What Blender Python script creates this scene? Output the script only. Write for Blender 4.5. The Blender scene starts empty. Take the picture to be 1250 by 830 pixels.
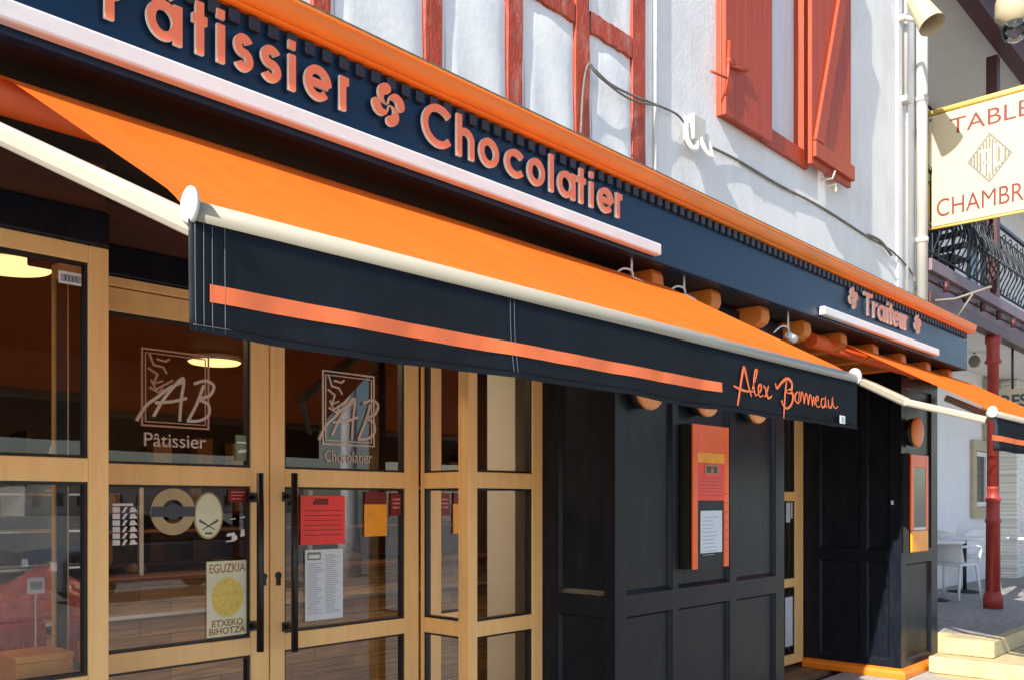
import bpy, bmesh, math, random
from mathutils import Vector, Matrix
random.seed(7)
R = math.radians
C = bpy.context.scene.collection
SC = bpy.context.scene

# ------------------------------------------------------------------ measured view
F = 1100.0; HX, HY = 625.0, 612.0; EYE = 1.524
PSI = math.atan2(1100.0, 1015.0)
SN, CS = math.sin(PSI), math.cos(PSI)
def gx(px, D):            # world X of a point measured at column px on the plane Y=D
    u = (px-HX)/F
    return D*(SN+u*CS)/(CS-u*SN)
def gz(px, py, D):        # its height
    u = (px-HX)/F
    return EYE + (HY-py)/F*D/(CS-u*SN)

# ------------------------------------------------------------------ mesh helper
class MB:
    def __init__(s): s.v=[]; s.f=[]; s.m=[]; s.sm=[]
    def face(s, pts, mi=0, smooth=False):
        n=len(s.v); s.v += [tuple(p) for p in pts]; s.f.append(tuple(range(n,n+len(pts)))); s.m.append(mi); s.sm.append(smooth)
    def mesh(s, vs, fs, mi=0, smooth=False):
        n=len(s.v); s.v += [tuple(p) for p in vs]
        for f in fs: s.f.append(tuple(i+n for i in f)); s.m.append(mi); s.sm.append(smooth)
    def box(s, x0,x1,y0,y1,z0,z1, mi=0):
        if x0>x1: x0,x1=x1,x0
        if y0>y1: y0,y1=y1,y0
        if z0>z1: z0,z1=z1,z0
        vs=[(x0,y0,z0),(x1,y0,z0),(x1,y1,z0),(x0,y1,z0),(x0,y0,z1),(x1,y0,z1),(x1,y1,z1),(x0,y1,z1)]
        s.mesh(vs,[(0,3,2,1),(4,5,6,7),(0,1,5,4),(1,2,6,5),(2,3,7,6),(3,0,4,7)],mi)
    def prism_x(s, prof, x0, x1, mi=0, smooth=False):   # closed profile of (y,z), extruded along x
        n=len(prof)
        vs=[(x0,y,z) for y,z in prof]+[(x1,y,z) for y,z in prof]
        fs=[(i,(i+1)%n,n+(i+1)%n,n+i) for i in range(n)]
        s.mesh(vs,fs,mi,smooth)
        s.mesh([(x0,y,z) for y,z in prof],[tuple(reversed(range(n)))],mi)
        s.mesh([(x1,y,z) for y,z in prof],[tuple(range(n))],mi)
    def tube(s, pts, r, n=10, mi=0, caps=True, r1=None):
        pts=[Vector(p) for p in pts]; k=len(pts); rings=[]
        prev=None
        for i,p in enumerate(pts):
            if i==0: t=pts[1]-p
            elif i==k-1: t=p-pts[i-1]
            else: t=(pts[i+1]-pts[i]).normalized()+(pts[i]-pts[i-1]).normalized()
            t.normalize()
            if prev is None:
                a=Vector((0,0,1)) if abs(t.z)<.9 else Vector((1,0,0))
                nrm=t.cross(a).normalized()
            else:
                nrm=(prev-t*prev.dot(t))
                nrm = nrm.normalized() if nrm.length>1e-6 else t.cross(Vector((0,0,1))).normalized()
            prev=nrm; b=t.cross(nrm)
            rr = r[i] if isinstance(r,(list,tuple)) else (r if r1 is None else r+(r1-r)*i/(k-1))
            rings.append([p+(nrm*math.cos(2*math.pi*j/n)+b*math.sin(2*math.pi*j/n))*rr for j in range(n)])
        vs=[q for rg in rings for q in rg]
        fs=[(i*n+j,i*n+(j+1)%n,(i+1)*n+(j+1)%n,(i+1)*n+j) for i in range(k-1) for j in range(n)]
        s.mesh(vs,fs,mi,True)
        if caps:
            s.mesh(rings[0],[tuple(reversed(range(n)))],mi); s.mesh(rings[-1],[tuple(range(n))],mi)
    def lathe(s, prof, c=(0,0,0), n=20, mi=0, axis='z'):  # (r,h)
        vs=[]; k=len(prof)
        for r,h in prof:
            for j in range(n):
                a=2*math.pi*j/n; p=(r*math.cos(a), r*math.sin(a), h)
                if axis=='y': p=(p[0],p[2],p[1])
                if axis=='x': p=(p[2],p[0],p[1])
                vs.append((c[0]+p[0],c[1]+p[1],c[2]+p[2]))
        fs=[(i*n+j,i*n+(j+1)%n,(i+1)*n+(j+1)%n,(i+1)*n+j) for i in range(k-1) for j in range(n)]
        s.mesh(vs,fs,mi,True)
        s.mesh(vs[:n],[tuple(reversed(range(n)))],mi); s.mesh(vs[-n:],[tuple(range(n))],mi)
    def ribbon(s, pts, w, fn, closed=False, d0=0.0, d1=.03, mf=0, ms=1):
        """flat letter stroke: pts are (a,b) on a sheet, fn(a,b,depth) places them; front at d0, back at d1"""
        P=[Vector((a,b)) for a,b in pts]; n=len(P); L=[];Rr=[]
        for i,p in enumerate(P):
            if closed: t=(P[(i+1)%n]-P[i-1])
            elif i==0: t=P[1]-p
            elif i==n-1: t=p-P[i-1]
            else:
                t1=(P[i+1]-p).normalized(); t0=(p-P[i-1]).normalized(); t=t0+t1
                if t.length<.05: t=t1
            t.normalize(); nn=Vector((-t.y,t.x)); k=1.0
            if not closed and 0<i<n-1 or closed:
                t1=(P[(i+1)%n]-p).normalized(); c=max(.45,abs(t.dot(t1))); k=1/c
            ww = w[i] if isinstance(w,(list,tuple)) else w
            L.append(p+nn*ww/2*k); Rr.append(p-nn*ww/2*k)
        m = n if closed else n-1
        for i in range(m):
            j=(i+1)%n
            s.face([fn(*L[i],d0),fn(*Rr[i],d0),fn(*Rr[j],d0),fn(*L[j],d0)],mf)
            s.face([fn(*L[i],d0),fn(*L[j],d0),fn(*L[j],d1),fn(*L[i],d1)],ms)
            s.face([fn(*Rr[j],d0),fn(*Rr[i],d0),fn(*Rr[i],d1),fn(*Rr[j],d1)],ms)
        if not closed:
            s.face([fn(*Rr[0],d0),fn(*L[0],d0),fn(*L[0],d1),fn(*Rr[0],d1)],ms)
            s.face([fn(*L[-1],d0),fn(*Rr[-1],d0),fn(*Rr[-1],d1),fn(*L[-1],d1)],ms)
    def plate(s, pts, fn, d0, d1, mf=0, ms=None):          # filled outline with thickness
        if ms is None: ms=mf
        n=len(pts)
        s.face([fn(a,b,d0) for a,b in pts],mf)
        for i in range(n):
            j=(i+1)%n
            s.face([fn(*pts[i],d0),fn(*pts[j],d0),fn(*pts[j],d1),fn(*pts[i],d1)],ms)
    def build(s, name, mats, parent=None, bevel=0, seg=2, fix=True, loc=None):
        me=bpy.data.meshes.new(name); me.from_pydata(s.v,[],s.f)
        if not isinstance(mats,(list,tuple)): mats=[mats]
        for m in mats: me.materials.append(m)
        for p,mi,sm in zip(me.polygons,s.m,s.sm): p.material_index=mi; p.use_smooth=sm
        if fix:
            bm=bmesh.new(); bm.from_mesh(me)
            bmesh.ops.remove_doubles(bm,verts=bm.verts,dist=1e-5)
            bmesh.ops.recalc_face_normals(bm,faces=bm.faces)
            bm.to_mesh(me); bm.free()
        o=bpy.data.objects.new(name,me); C.objects.link(o)
        if parent is not None:
            o.parent=parent
            pl=wloc(parent); o.location=-pl
        if bevel:
            b=o.modifiers.new('b','BEVEL'); b.width=bevel; b.segments=seg; b.limit_method='ANGLE'; b.angle_limit=R(40)
            b.harden_normals=False
        return o
def wloc(o):
    v=Vector((0,0,0))
    while o is not None: v+=o.location; o=o.parent
    return v
def tag(o,label=None,cat=None,group=None,kind=None):
    if label: o['label']=label
    if cat: o['category']=cat
    if group: o['group']=group
    if kind: o['kind']=kind
    return o
def empty(name,loc,label=None,cat=None,group=None):
    o=bpy.data.objects.new(name,None); C.objects.link(o); o.location=loc; o.empty_display_size=.1
    return tag(o,label,cat,group)
def children(o): return [c for c in bpy.data.objects if c.parent==o]
def copy_tree(o,parent=None):
    ch=children(o)
    c=o.copy(); C.objects.link(c)
    if parent is not None: c.parent=parent
    for k in ch: copy_tree(k,c)
    return c

# ------------------------------------------------------------------ materials
def mat(name, col, rough=.6, metal=0, var=.12, scale=6, bump=.0, bscale=60, spec=.5, dirt=None, dirt_amt=.0, dscale=2.0, stretch=(1,1,1), coat=0):
    m=bpy.data.materials.new(name); m.use_nodes=True; nt=m.node_tree; N=nt.nodes; Lk=nt.links
    b=N['Principled BSDF']; b.inputs['Roughness'].default_value=rough; b.inputs['Metallic'].default_value=metal
    b.inputs['Specular IOR Level'].default_value=spec
    if coat: b.inputs['Coat Weight'].default_value=coat; b.inputs['Coat Roughness'].default_value=.1
    tc=N.new('ShaderNodeTexCoord'); mp=N.new('ShaderNodeMapping'); mp.inputs['Scale'].default_value=stretch
    Lk.new(tc.outputs['Object'],mp.inputs['Vector'])
    nz=N.new('ShaderNodeTexNoise'); nz.inputs['Scale'].default_value=scale; nz.inputs['Detail'].default_value=6; nz.inputs['Roughness'].default_value=.65
    Lk.new(mp.outputs[0],nz.inputs['Vector'])
    r=N.new('ShaderNodeMapRange'); r.inputs['From Min'].default_value=.3; r.inputs['From Max'].default_value=.7
    r.inputs['To Min'].default_value=1-var; r.inputs['To Max'].default_value=1+var
    Lk.new(nz.outputs['Fac'],r.inputs['Value'])
    vm=N.new('ShaderNodeVectorMath'); vm.operation='SCALE'; vm.inputs[0].default_value=col[:3]
    Lk.new(r.outputs[0],vm.inputs['Scale'])
    out=vm.outputs[0]
    if dirt:
        n2=N.new('ShaderNodeTexNoise'); n2.inputs['Scale'].default_value=dscale; n2.inputs['Detail'].default_value=10; n2.inputs['Roughness'].default_value=.7
        Lk.new(mp.outputs[0],n2.inputs['Vector'])
        rr=N.new('ShaderNodeMapRange'); rr.inputs['From Min'].default_value=.5; rr.inputs['From Max'].default_value=.72
        rr.inputs['To Min'].default_value=0; rr.inputs['To Max'].default_value=dirt_amt
        Lk.new(n2.outputs['Fac'],rr.inputs['Value'])
        mx=N.new('ShaderNodeMix'); mx.data_type='RGBA'; mx.inputs['B'].default_value=(*dirt,1)
        Lk.new(rr.outputs[0],mx.inputs['Factor']); Lk.new(out,mx.inputs['A']); out=mx.outputs['Result']
    Lk.new(out,b.inputs['Base Color'])
    # roughness breakup
    r3=N.new('ShaderNodeMapRange'); r3.inputs['To Min'].default_value=max(0,rough-.1); r3.inputs['To Max'].default_value=min(1,rough+.12)
    Lk.new(nz.outputs['Fac'],r3.inputs['Value']); Lk.new(r3.outputs[0],b.inputs['Roughness'])
    if bump:
        n4=N.new('ShaderNodeTexNoise'); n4.inputs['Scale'].default_value=bscale; n4.inputs['Detail'].default_value=4
        Lk.new(mp.outputs[0],n4.inputs['Vector'])
        bp=N.new('ShaderNodeBump'); bp.inputs['Strength'].default_value=bump; bp.inputs['Distance'].default_value=.01
        Lk.new(n4.outputs['Fac'],bp.inputs['Height']); Lk.new(bp.outputs[0],b.inputs['Normal'])
    return m
def emit(name,col,s):
    m=bpy.data.materials.new(name); m.use_nodes=True; nt=m.node_tree; nt.nodes.clear()
    e=nt.nodes.new('ShaderNodeEmission'); e.inputs[0].default_value=(*col,1); e.inputs[1].default_value=s
    o=nt.nodes.new('ShaderNodeOutputMaterial'); nt.links.new(e.outputs[0],o.inputs[0]); return m
def glass(name, ior=1.75, tint=(.86,.9,.92), rough=0.0, wob=.0):
    m=bpy.data.materials.new(name); m.use_nodes=True; nt=m.node_tree; nt.nodes.clear(); N=nt.nodes; L=nt.links
    t=N.new('ShaderNodeBsdfTransparent'); t.inputs[0].default_value=(*tint,1)
    g=N.new('ShaderNodeBsdfGlossy'); g.inputs['Roughness'].default_value=rough; g.inputs['Color'].default_value=(.95,.97,1,1)
    fr=N.new('ShaderNodeFresnel'); fr.inputs[0].default_value=ior
    if wob:
        nz=N.new('ShaderNodeTexNoise'); nz.inputs['Scale'].default_value=2.2; nz.inputs['Detail'].default_value=1
        tc=N.new('ShaderNodeTexCoord'); L.new(tc.outputs['Object'],nz.inputs['Vector'])
        bp=N.new('ShaderNodeBump'); bp.inputs['Strength'].default_value=wob; bp.inputs['Distance'].default_value=.02
        L.new(nz.outputs['Fac'],bp.inputs['Height']); L.new(bp.outputs[0],g.inputs['Normal'])
    mx=N.new('ShaderNodeMixShader'); L.new(fr.outputs[0],mx.inputs[0]); L.new(t.outputs[0],mx.inputs[1]); L.new(g.outputs[0],mx.inputs[2])
    o=N.new('ShaderNodeOutputMaterial'); L.new(mx.outputs[0],o.inputs[0]); return m
def fabric(name,col,trans,weave=900,var=.05,rough=.8,gl=.04):
    m=bpy.data.materials.new(name); m.use_nodes=True; nt=m.node_tree; nt.nodes.clear(); N=nt.nodes; L=nt.links
    tc=N.new('ShaderNodeTexCoord')
    nz=N.new('ShaderNodeTexNoise'); nz.inputs['Scale'].default_value=3; nz.inputs['Detail'].default_value=8; nz.inputs['Roughness'].default_value=.7
    mp=N.new('ShaderNodeMapping'); mp.inputs['Scale'].default_value=(1.6,.5,.5); L.new(tc.outputs['Object'],mp.inputs['Vector']); L.new(mp.outputs[0],nz.inputs['Vector'])
    r=N.new('ShaderNodeMapRange'); r.inputs['From Min'].default_value=.3; r.inputs['From Max'].default_value=.7; r.inputs['To Min'].default_value=1-var; r.inputs['To Max'].default_value=1+var
    L.new(nz.outputs['Fac'],r.inputs['Value'])
    vm=N.new('ShaderNodeVectorMath'); vm.operation='SCALE'; vm.inputs[0].default_value=col; L.new(r.outputs[0],vm.inputs['Scale'])
    d=N.new('ShaderNodeBsdfDiffuse'); L.new(vm.outputs[0],d.inputs[0])
    t=N.new('ShaderNodeBsdfTranslucent'); L.new(vm.outputs[0],t.inputs[0])
    g=N.new('ShaderNodeBsdfGlossy'); g.inputs['Roughness'].default_value=.45; g.inputs['Color'].default_value=(1,1,1,1)
    w=N.new('ShaderNodeTexNoise'); w.inputs['Scale'].default_value=weave; w.inputs['Detail'].default_value=1; L.new(tc.outputs['Object'],w.inputs['Vector'])
    n5=N.new('ShaderNodeTexNoise'); n5.inputs['Scale'].default_value=7; n5.inputs['Detail'].default_value=2; L.new(tc.outputs['Object'],n5.inputs['Vector'])
    ad=N.new('ShaderNodeMath'); ad.operation='MULTIPLY_ADD'; ad.inputs[1].default_value=.03; L.new(w.outputs['Fac'],ad.inputs[0]); L.new(n5.outputs['Fac'],ad.inputs[2])
    bp=N.new('ShaderNodeBump'); bp.inputs['Strength'].default_value=.35; bp.inputs['Distance'].default_value=.02; L.new(ad.outputs[0],bp.inputs['Height'])
    for q in (d,g): L.new(bp.outputs[0],q.inputs['Normal'])
    m1=N.new('ShaderNodeMixShader'); m1.inputs[0].default_value=trans; L.new(d.outputs[0],m1.inputs[1]); L.new(t.outputs[0],m1.inputs[2])
    m2=N.new('ShaderNodeMixShader'); m2.inputs[0].default_value=gl; L.new(m1.outputs[0],m2.inputs[1]); L.new(g.outputs[0],m2.inputs[2])
    o=N.new('ShaderNodeOutputMaterial'); L.new(m2.outputs[0],o.inputs[0]); return m
def planks(name, c1, c2, mortar, sx=1.0, w=.55, h=.095, rough=.5, axes='xz'):
    m=bpy.data.materials.new(name); m.use_nodes=True; nt=m.node_tree; N=nt.nodes; L=nt.links; b=N['Principled BSDF']
    tc=N.new('ShaderNodeTexCoord'); sp=N.new('ShaderNodeSeparateXYZ'); cb=N.new('ShaderNodeCombineXYZ'); L.new(tc.outputs['Object'],sp.inputs[0])
    L.new(sp.outputs[axes[0].upper()],cb.inputs[0]); L.new(sp.outputs[axes[1].upper()],cb.inputs[1])
    br=N.new('ShaderNodeTexBrick'); br.inputs['Scale'].default_value=1; br.inputs['Brick Width'].default_value=w; br.inputs['Row Height'].default_value=h
    br.inputs['Mortar Size'].default_value=.002; br.inputs['Color1'].default_value=(*c1,1); br.inputs['Color2'].default_value=(*c2,1); br.inputs['Mortar'].default_value=(*mortar,1)
    br.offset=.37; L.new(cb.outputs[0],br.inputs['Vector'])
    nz=N.new('ShaderNodeTexNoise'); nz.inputs['Scale'].default_value=4; nz.inputs['Detail'].default_value=8
    mp=N.new('ShaderNodeMapping'); mp.inputs['Scale'].default_value=(1,14,1); L.new(cb.outputs[0],mp.inputs['Vector']); L.new(mp.outputs[0],nz.inputs['Vector'])
    r=N.new('ShaderNodeMapRange'); r.inputs['From Min'].default_value=.3; r.inputs['From Max'].default_value=.7; r.inputs['To Min'].default_value=.6; r.inputs['To Max'].default_value=1.35; L.new(nz.outputs['Fac'],r.inputs['Value'])
    vm=N.new('ShaderNodeVectorMath'); vm.operation='SCALE'; L.new(br.outputs['Color'],vm.inputs[0]); L.new(r.outputs[0],vm.inputs['Scale'])
    L.new(vm.outputs[0],b.inputs['Base Color']); b.inputs['Roughness'].default_value=rough
    bp=N.new('ShaderNodeBump'); bp.inputs['Strength'].default_value=.3; bp.inputs['Distance'].default_value=.004; L.new(nz.outputs['Fac'],bp.inputs['Height']); L.new(bp.outputs[0],b.inputs['Normal'])
    return m

M={}
M['navy']=mat('navy_paint',(.0045,.024,.062),rough=.36,spec=.30,var=.16,scale=3,bump=.08,bscale=9,dirt=(.010,.030,.062),dirt_amt=.6,dscale=4,stretch=(.5,2,2))
M['dentil']=mat('dentil_paint',(.012,.02,.034),rough=.5)
M['black']=mat('black_paint',(.0055,.0085,.015),rough=.36,spec=.22,var=.25,scale=6,bump=.12,bscale=14,dirt=(.028,.028,.028),dirt_amt=.45,dscale=9,stretch=(2,2,.5))
M['orange_paint']=mat('orange_paint',(.80,.21,.012),rough=.42,var=.08,scale=5,bump=.05,dirt=(.3,.10,.02),dirt_amt=.5,dscale=2,stretch=(.6,3,3))
M['salmon']=mat('salmon_face',(.86,.21,.085),rough=.4,var=.04,scale=20)
M['cream_edge']=mat('cream_edge',(.85,.78,.66),rough=.5,var=.04)
M['white_trim']=mat('white_trim',(.78,.76,.75),rough=.45,var=.05,scale=5,dirt=(.45,.42,.38),dirt_amt=.3,dscale=4,stretch=(1,4,4))
M['moss']=mat('mossy_flashing',(.20,.19,.13),rough=.9,var=.4,scale=30,bump=.4,bscale=60)
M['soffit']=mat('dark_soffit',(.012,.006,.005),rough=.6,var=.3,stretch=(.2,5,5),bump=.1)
M['brown']=mat('brown_wood',(.085,.028,.012),rough=.55,var=.3,scale=5,stretch=(.3,5,5),bump=.1)
M['gold']=mat('gold_frame',(.93,.585,.235),rough=.42,var=.06,scale=7,bump=.12,bscale=30,stretch=(3,3,.25),dirt=(.80,.46,.16),dirt_amt=.35,dscale=3)
M['rubber']=mat('black_gasket',(.01,.01,.01),rough=.5)
M['blackmetal']=mat('black_metal',(.012,.012,.013),rough=.35,bump=.03)
M['wall']=mat('white_render',(.74,.745,.755),rough=.9,var=.05,scale=9,bump=.22,bscale=55,dirt=(.50,.50,.50),dirt_amt=.5,dscale=1.3,stretch=(1,1,.5))
M['plaster_panel']=mat('plaster_panel',(.74,.75,.77),rough=.85,var=.05,scale=6,bump=.16,bscale=26,dirt=(.55,.58,.62),dirt_amt=.5,dscale=1.6)
M['red_timber']=mat('red_timber',(.40,.052,.020),rough=.6,var=.22,scale=8,bump=.5,bscale=30,dirt=(.60,.42,.36),dirt_amt=.4,dscale=7,stretch=(2,2,.8))
M['shutter_red']=mat('shutter_red',(.40,.052,.014),rough=.5,var=.12,scale=9,bump=.2,bscale=40,dirt=(.28,.035,.02),dirt_amt=.8,dscale=6,stretch=(6,6,.3))
M['window_white']=mat('window_curtain',(.62,.68,.72),rough=.6,var=.08,scale=5,stretch=(6,1,.4),bump=.3,bscale=9)
M['pipe']=mat('white_pipe',(.56,.54,.50),rough=.5,var=.06,dirt=(.40,.34,.26),dirt_amt=.5,dscale=5,stretch=(1,1,.4))
M['cream']=mat('cream_paint',(.50,.435,.285),rough=.45,var=.05,scale=4,dirt=(.42,.32,.16),dirt_amt=.3,dscale=4)
M['yellow_pipe']=mat('yellow_pipe',(.70,.50,.13),rough=.5,var=.1)
M['sign_red']=mat('sign_red',(.17,.010,.008),rough=.5)
M['emblem']=mat('emblem_grey',(.17,.155,.13),rough=.6)
M['redcol']=mat('red_column',(.30,.03,.022),rough=.5,var=.15,scale=10,bump=.1)
M['maroon']=mat('maroon_beam',(.07,.018,.020),rough=.5,var=.2,bump=.1,stretch=(.3,3,3))
M['mauve']=mat('mauve_board',(.20,.14,.17),rough=.6,var=.1,dirt=(.2,.1,.12),dirt_amt=.5)
M['neigh_wall']=mat('neighbour_wall',(.80,.80,.82),rough=.85,var=.04,bump=.15)
M['ceiling']=mat('porch_ceiling',(.72,.69,.64),rough=.85,var=.04)
M['beige']=mat('beige_frame',(.45,.38,.25),rough=.6)
M['tiles']=planks('pale_tiles',(.78,.76,.69),(.72,.70,.64),(.55,.54,.5),w=.3,h=.22,rough=.5)
M['bluegrey']=mat('blue_counter',(.20,.27,.36),rough=.5)
M['iron']=mat('wrought_iron',(.012,.017,.022),rough=.4)
M['porch_floor']=planks('porch_floor',(.33,.32,.30),(.27,.26,.245),(.09,.09,.085),w=1.3,h=.62,rough=.6,axes='xy')
M['stone']=mat('yellow_stone',(.50,.42,.235),rough=.8,var=.14,scale=7,bump=.6,bscale=22,dirt=(.28,.23,.10),dirt_amt=.75,dscale=5)
M['stone_top']=M['stone']
M['street']=planks('street_paving',(.36,.345,.315),(.31,.295,.27),(.12,.115,.105),w=.62,h=.31,rough=.85,axes='xy')
M['slab']=mat('threshold_slab',(.38,.36,.33),rough=.8,var=.2,scale=8,bump=.3,bscale=40)
M['bar']=mat('awning_bar',(.34,.31,.25),rough=.35,var=.04,dirt=(.33,.30,.24),dirt_amt=.25,dscale=5,stretch=(.6,4,4))
M['cap']=mat('white_cap',(.60,.60,.58),rough=.35)
M['arm']=mat('awning_arm',(.37,.335,.28),rough=.4,var=.03)
M['fabric']=fabric('awning_fabric',(.80,.145,.012),.10,var=.14)
M['fabric_roll_shaded']=fabric('rolled_fabric_shaded',(.75,.10,.012),.1)  # awning fabric made redder: shade and light through the cloth put into the colour
M['valance']=fabric('valance_fabric',(.0055,.0075,.012),.02,var=.3,gl=.02)
M['stripe']=fabric('valance_stripe',(.92,.19,.055),.05)
M['thread']=mat('stitching',(.10,.12,.15),rough=.8)
M['label']=mat('pale_label',(.65,.72,.80),rough=.5)
M['glass']=glass('window_glass',1.80,wob=.02,tint=(.93,.95,.96))
M['copper']=mat('copper_disc',(.85,.33,.10),rough=.45,metal=0,var=.25,scale=40,bump=.4,bscale=90)
M['corbel']=mat('orange_corbel',(.62,.17,.02),rough=.5,var=.15,bump=.1)
M['menu_orange']=mat('menu_orange',(.92,.125,.014),rough=.35)
M['menu_red']=mat('menu_red',(.88,.035,.02),rough=.35)
M['menu_amber']=mat('menu_amber',(.95,.36,.008),rough=.3)
M['paper']=mat('paper',(.66,.73,.78),rough=.6,var=.03,scale=30)
M['ink']=mat('ink',(.06,.07,.09),rough=.6)
M['ink_soft']=mat('ink_soft',(.35,.38,.42),rough=.6)
M['screen']=mat('dark_screen',(.03,.045,.06),rough=.15)
M['wood_counter']=planks('counter_planks',(.36,.22,.10),(.22,.13,.06),(.05,.03,.015),w=.5,h=.095)
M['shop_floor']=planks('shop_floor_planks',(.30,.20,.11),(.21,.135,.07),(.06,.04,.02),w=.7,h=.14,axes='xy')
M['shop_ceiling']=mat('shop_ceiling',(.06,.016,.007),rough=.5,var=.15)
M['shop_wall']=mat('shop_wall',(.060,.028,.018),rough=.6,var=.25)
M['steel']=mat('steel',(.6,.6,.6),rough=.3,metal=.8)
M['plastic_white']=mat('white_plastic',(.76,.78,.80),rough=.4,var=.03)
M['lamp']=emit('shop_lamp_glow',(1,.62,.24),1.15); M['lamp_fill']=emit('shop_fill_glow',(1,.74,.45),20)  # the second, stronger glow is for added lamps that brighten the shop
M['poster_cream']=mat('poster_cream',(.72,.72,.50),rough=.5)
M['poster_yellow']=mat('poster_yellow',(.74,.56,.12),rough=.5,var=.2,scale=40)
M['poster_brown']=mat('poster_brown',(.34,.14,.05),rough=.6)
M['logo_brown']=mat('logo_brown',(.50,.26,.17),rough=.5)
M['logo_pale']=mat('logo_pale',(.62,.50,.42),rough=.5)
M['sticker_gold']=mat('sticker_gold',(.45,.34,.17),rough=.4)
M['white']=mat('white_vinyl',(.78,.78,.76),rough=.5)
M['green']=mat('green_card',(.18,.24,.14),rough=.5)
M['pink']=mat('pink_wrap',(.68,.16,.14),rough=.3,var=.3,scale=25,bump=.5,bscale=30)
M['pinkred']=mat('pink_red_box',(.65,.05,.06),rough=.4,var=.2,scale=30)
M['pastry']=mat('pastry',(.45,.24,.09),rough=.6,var=.3,scale=30,bump=.4)
M['bluecloth']=mat('blue_cloth',(.14,.18,.24),rough=.8,var=.2)
M['cable']=mat('old_cable',(.16,.15,.13),rough=.8,var=.4,scale=30)
M['carpaint']=mat('car_white',(.75,.76,.78),rough=.25,coat=.5,var=.02)
M['carblue']=mat('car_grey',(.12,.14,.17),rough=.25,coat=.5,var=.02)
M['tyre']=mat('tyre',(.02,.02,.02),rough=.8)
M['carglass']=mat('car_glass',(.02,.03,.035),rough=.06)
M['trunk']=mat('tree_bark',(.16,.12,.08),rough=.9,bump=.5)
M['leaf']=mat('leaves',(.05,.09,.025),rough=.6,var=.4)
M['far_wall']=mat('far_wall',(.55,.52,.47),rough=.9,var=.08)
M['roof']=mat('roof_tile',(.25,.09,.05),rough=.8,var=.3)
M['clearbulb']=glass('bulb_glass',1.5,(.9,.92,.93))

# ------------------------------------------------------------------ setting
def struct(name,mb,m,**k):
    o=mb.build(name,m,**k); tag(o,kind='structure'); return o
b=MB(); b.box(-400,400,-400,400,-.5,-.16); struct('street',b,M['street'])
b=MB(); b.box(-6,8.93,2.2,3.3,-.2,0); struct('pavement',b,M['slab'],bevel=.01)

# ------------------------------------------------------------------ shop building
YW=3.04; YF=3.30; YD=3.68; YP=2.80; YB=2.56
X0=-4.0; XE=9.08
bld=empty('shop_building',(2.5,3.3,0),'white and red half-timbered corner building with navy pastry shop front','building')
def panel_wall(b, fn, a0,a1,z0,z1, cells, depth=.022, mi=0):
    """framed joinery: solid back sheet plus stiles and rails round the recessed cells; fn(a,z,d), d outward"""
    def bx(A0,A1,Z0,Z1,d0,d1):
        p=[fn(A0,Z0,d0),fn(A1,Z0,d0),fn(A1,Z1,d0),fn(A0,Z1,d0),fn(A0,Z0,d1),fn(A1,Z0,d1),fn(A1,Z1,d1),fn(A0,Z1,d1)]
        b.mesh(p,[(0,1,2,3),(4,7,6,5),(0,4,5,1),(1,5,6,2),(2,6,7,3),(3,7,4,0)],mi)
    xs=sorted(set([a0,a1]+[c[0] for c in cells]+[c[1] for c in cells]))
    zs=sorted(set([z0,z1]+[c[2] for c in cells]+[c[3] for c in cells]))
    # frame face with openings as quads
    for i in range(len(xs)-1):
        for j in range(len(zs)-1):
            cx=(xs[i]+xs[i+1])/2; cz=(zs[j]+zs[j+1])/2
            if any(c[0]<cx<c[1] and c[2]<cz<c[3] for c in cells): continue
            b.face([fn(xs[i],zs[j],0),fn(xs[i+1],zs[j],0),fn(xs[i+1],zs[j+1],0),fn(xs[i],zs[j+1],0)],mi)
    for (A0,A1,Z0,Z1) in cells:
        s=.016; e=.004
        o=[(A0,Z0),(A1,Z0),(A1,Z1),(A0,Z1)]
        q=[(A0+s,Z0+s*1.5),(A1-s,Z0+s*1.5),(A1-s,Z1-s),(A0+s,Z1-s)]
        for k in range(4):
            l=(k+1)%4
            b.face([fn(*o[k],0),fn(*o[l],0),fn(*o[l],-e),fn(*o[k],-e)],mi)
            b.face([fn(*o[k],-e),fn(*o[l],-e),fn(*q[l],-depth),fn(*q[k],-depth)],mi)
        b.face([fn(*p,-depth) for p in q],mi)
ff=lambda Y: (lambda a,z,d: (a,Y-d,z))        # sheet facing the street
fs_=lambda X: (lambda a,z,d: (X-d,a,z))       # sheet facing -X
# pillar 1
P1a=3.83; P1b=5.77; P2a=7.98; P2b=8.92
def pillar(x0,x1,ya,front_cells,side_cells,name='panelled_pillar'):
    b=MB(); panel_wall(b,ff(YP),x0,x1,0,2.72,front_cells)
    panel_wall(b,fs_(x0),YP,ya,0,2.72,side_cells)
    b.face([(x1,YP,0),(x1,YD+.1,0),(x1,YD+.1,2.72),(x1,YP,2.72)])
    b.face([(x0,YP,2.72),(x1,YP,2.72),(x1,YD+.1,2.72),(x0,YD+.1,2.72)])
    return b.build(name,M['black'],bld)
cols=[(gx(765,YP),gx(821,YP)),(gx(828,YP),gx(891,YP)),(gx(899,YP),gx(947,YP))]
zr0,zr1=.913,1.026
cells=[(a,c,.16,zr0) for a,c in cols]+[(a,c,zr1,2.52) for a,c in cols]
pillar(P1a,P1b,YF,cells,[(2.87,3.19,.16,zr0),(2.87,3.19,zr1,2.52)])
c2=(gx(1106,YP),gx(1137,YP))
pillar(P2a,P2b,YD,[(c2[0],c2[1],.13,.98),(c2[0],c2[1],1.10,2.52)],
       [(2.90,3.10,.14,1.0),(3.16,3.53,.14,1.0),(2.90,3.10,1.10,2.52),(3.16,3.53,1.10,2.52)])
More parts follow.
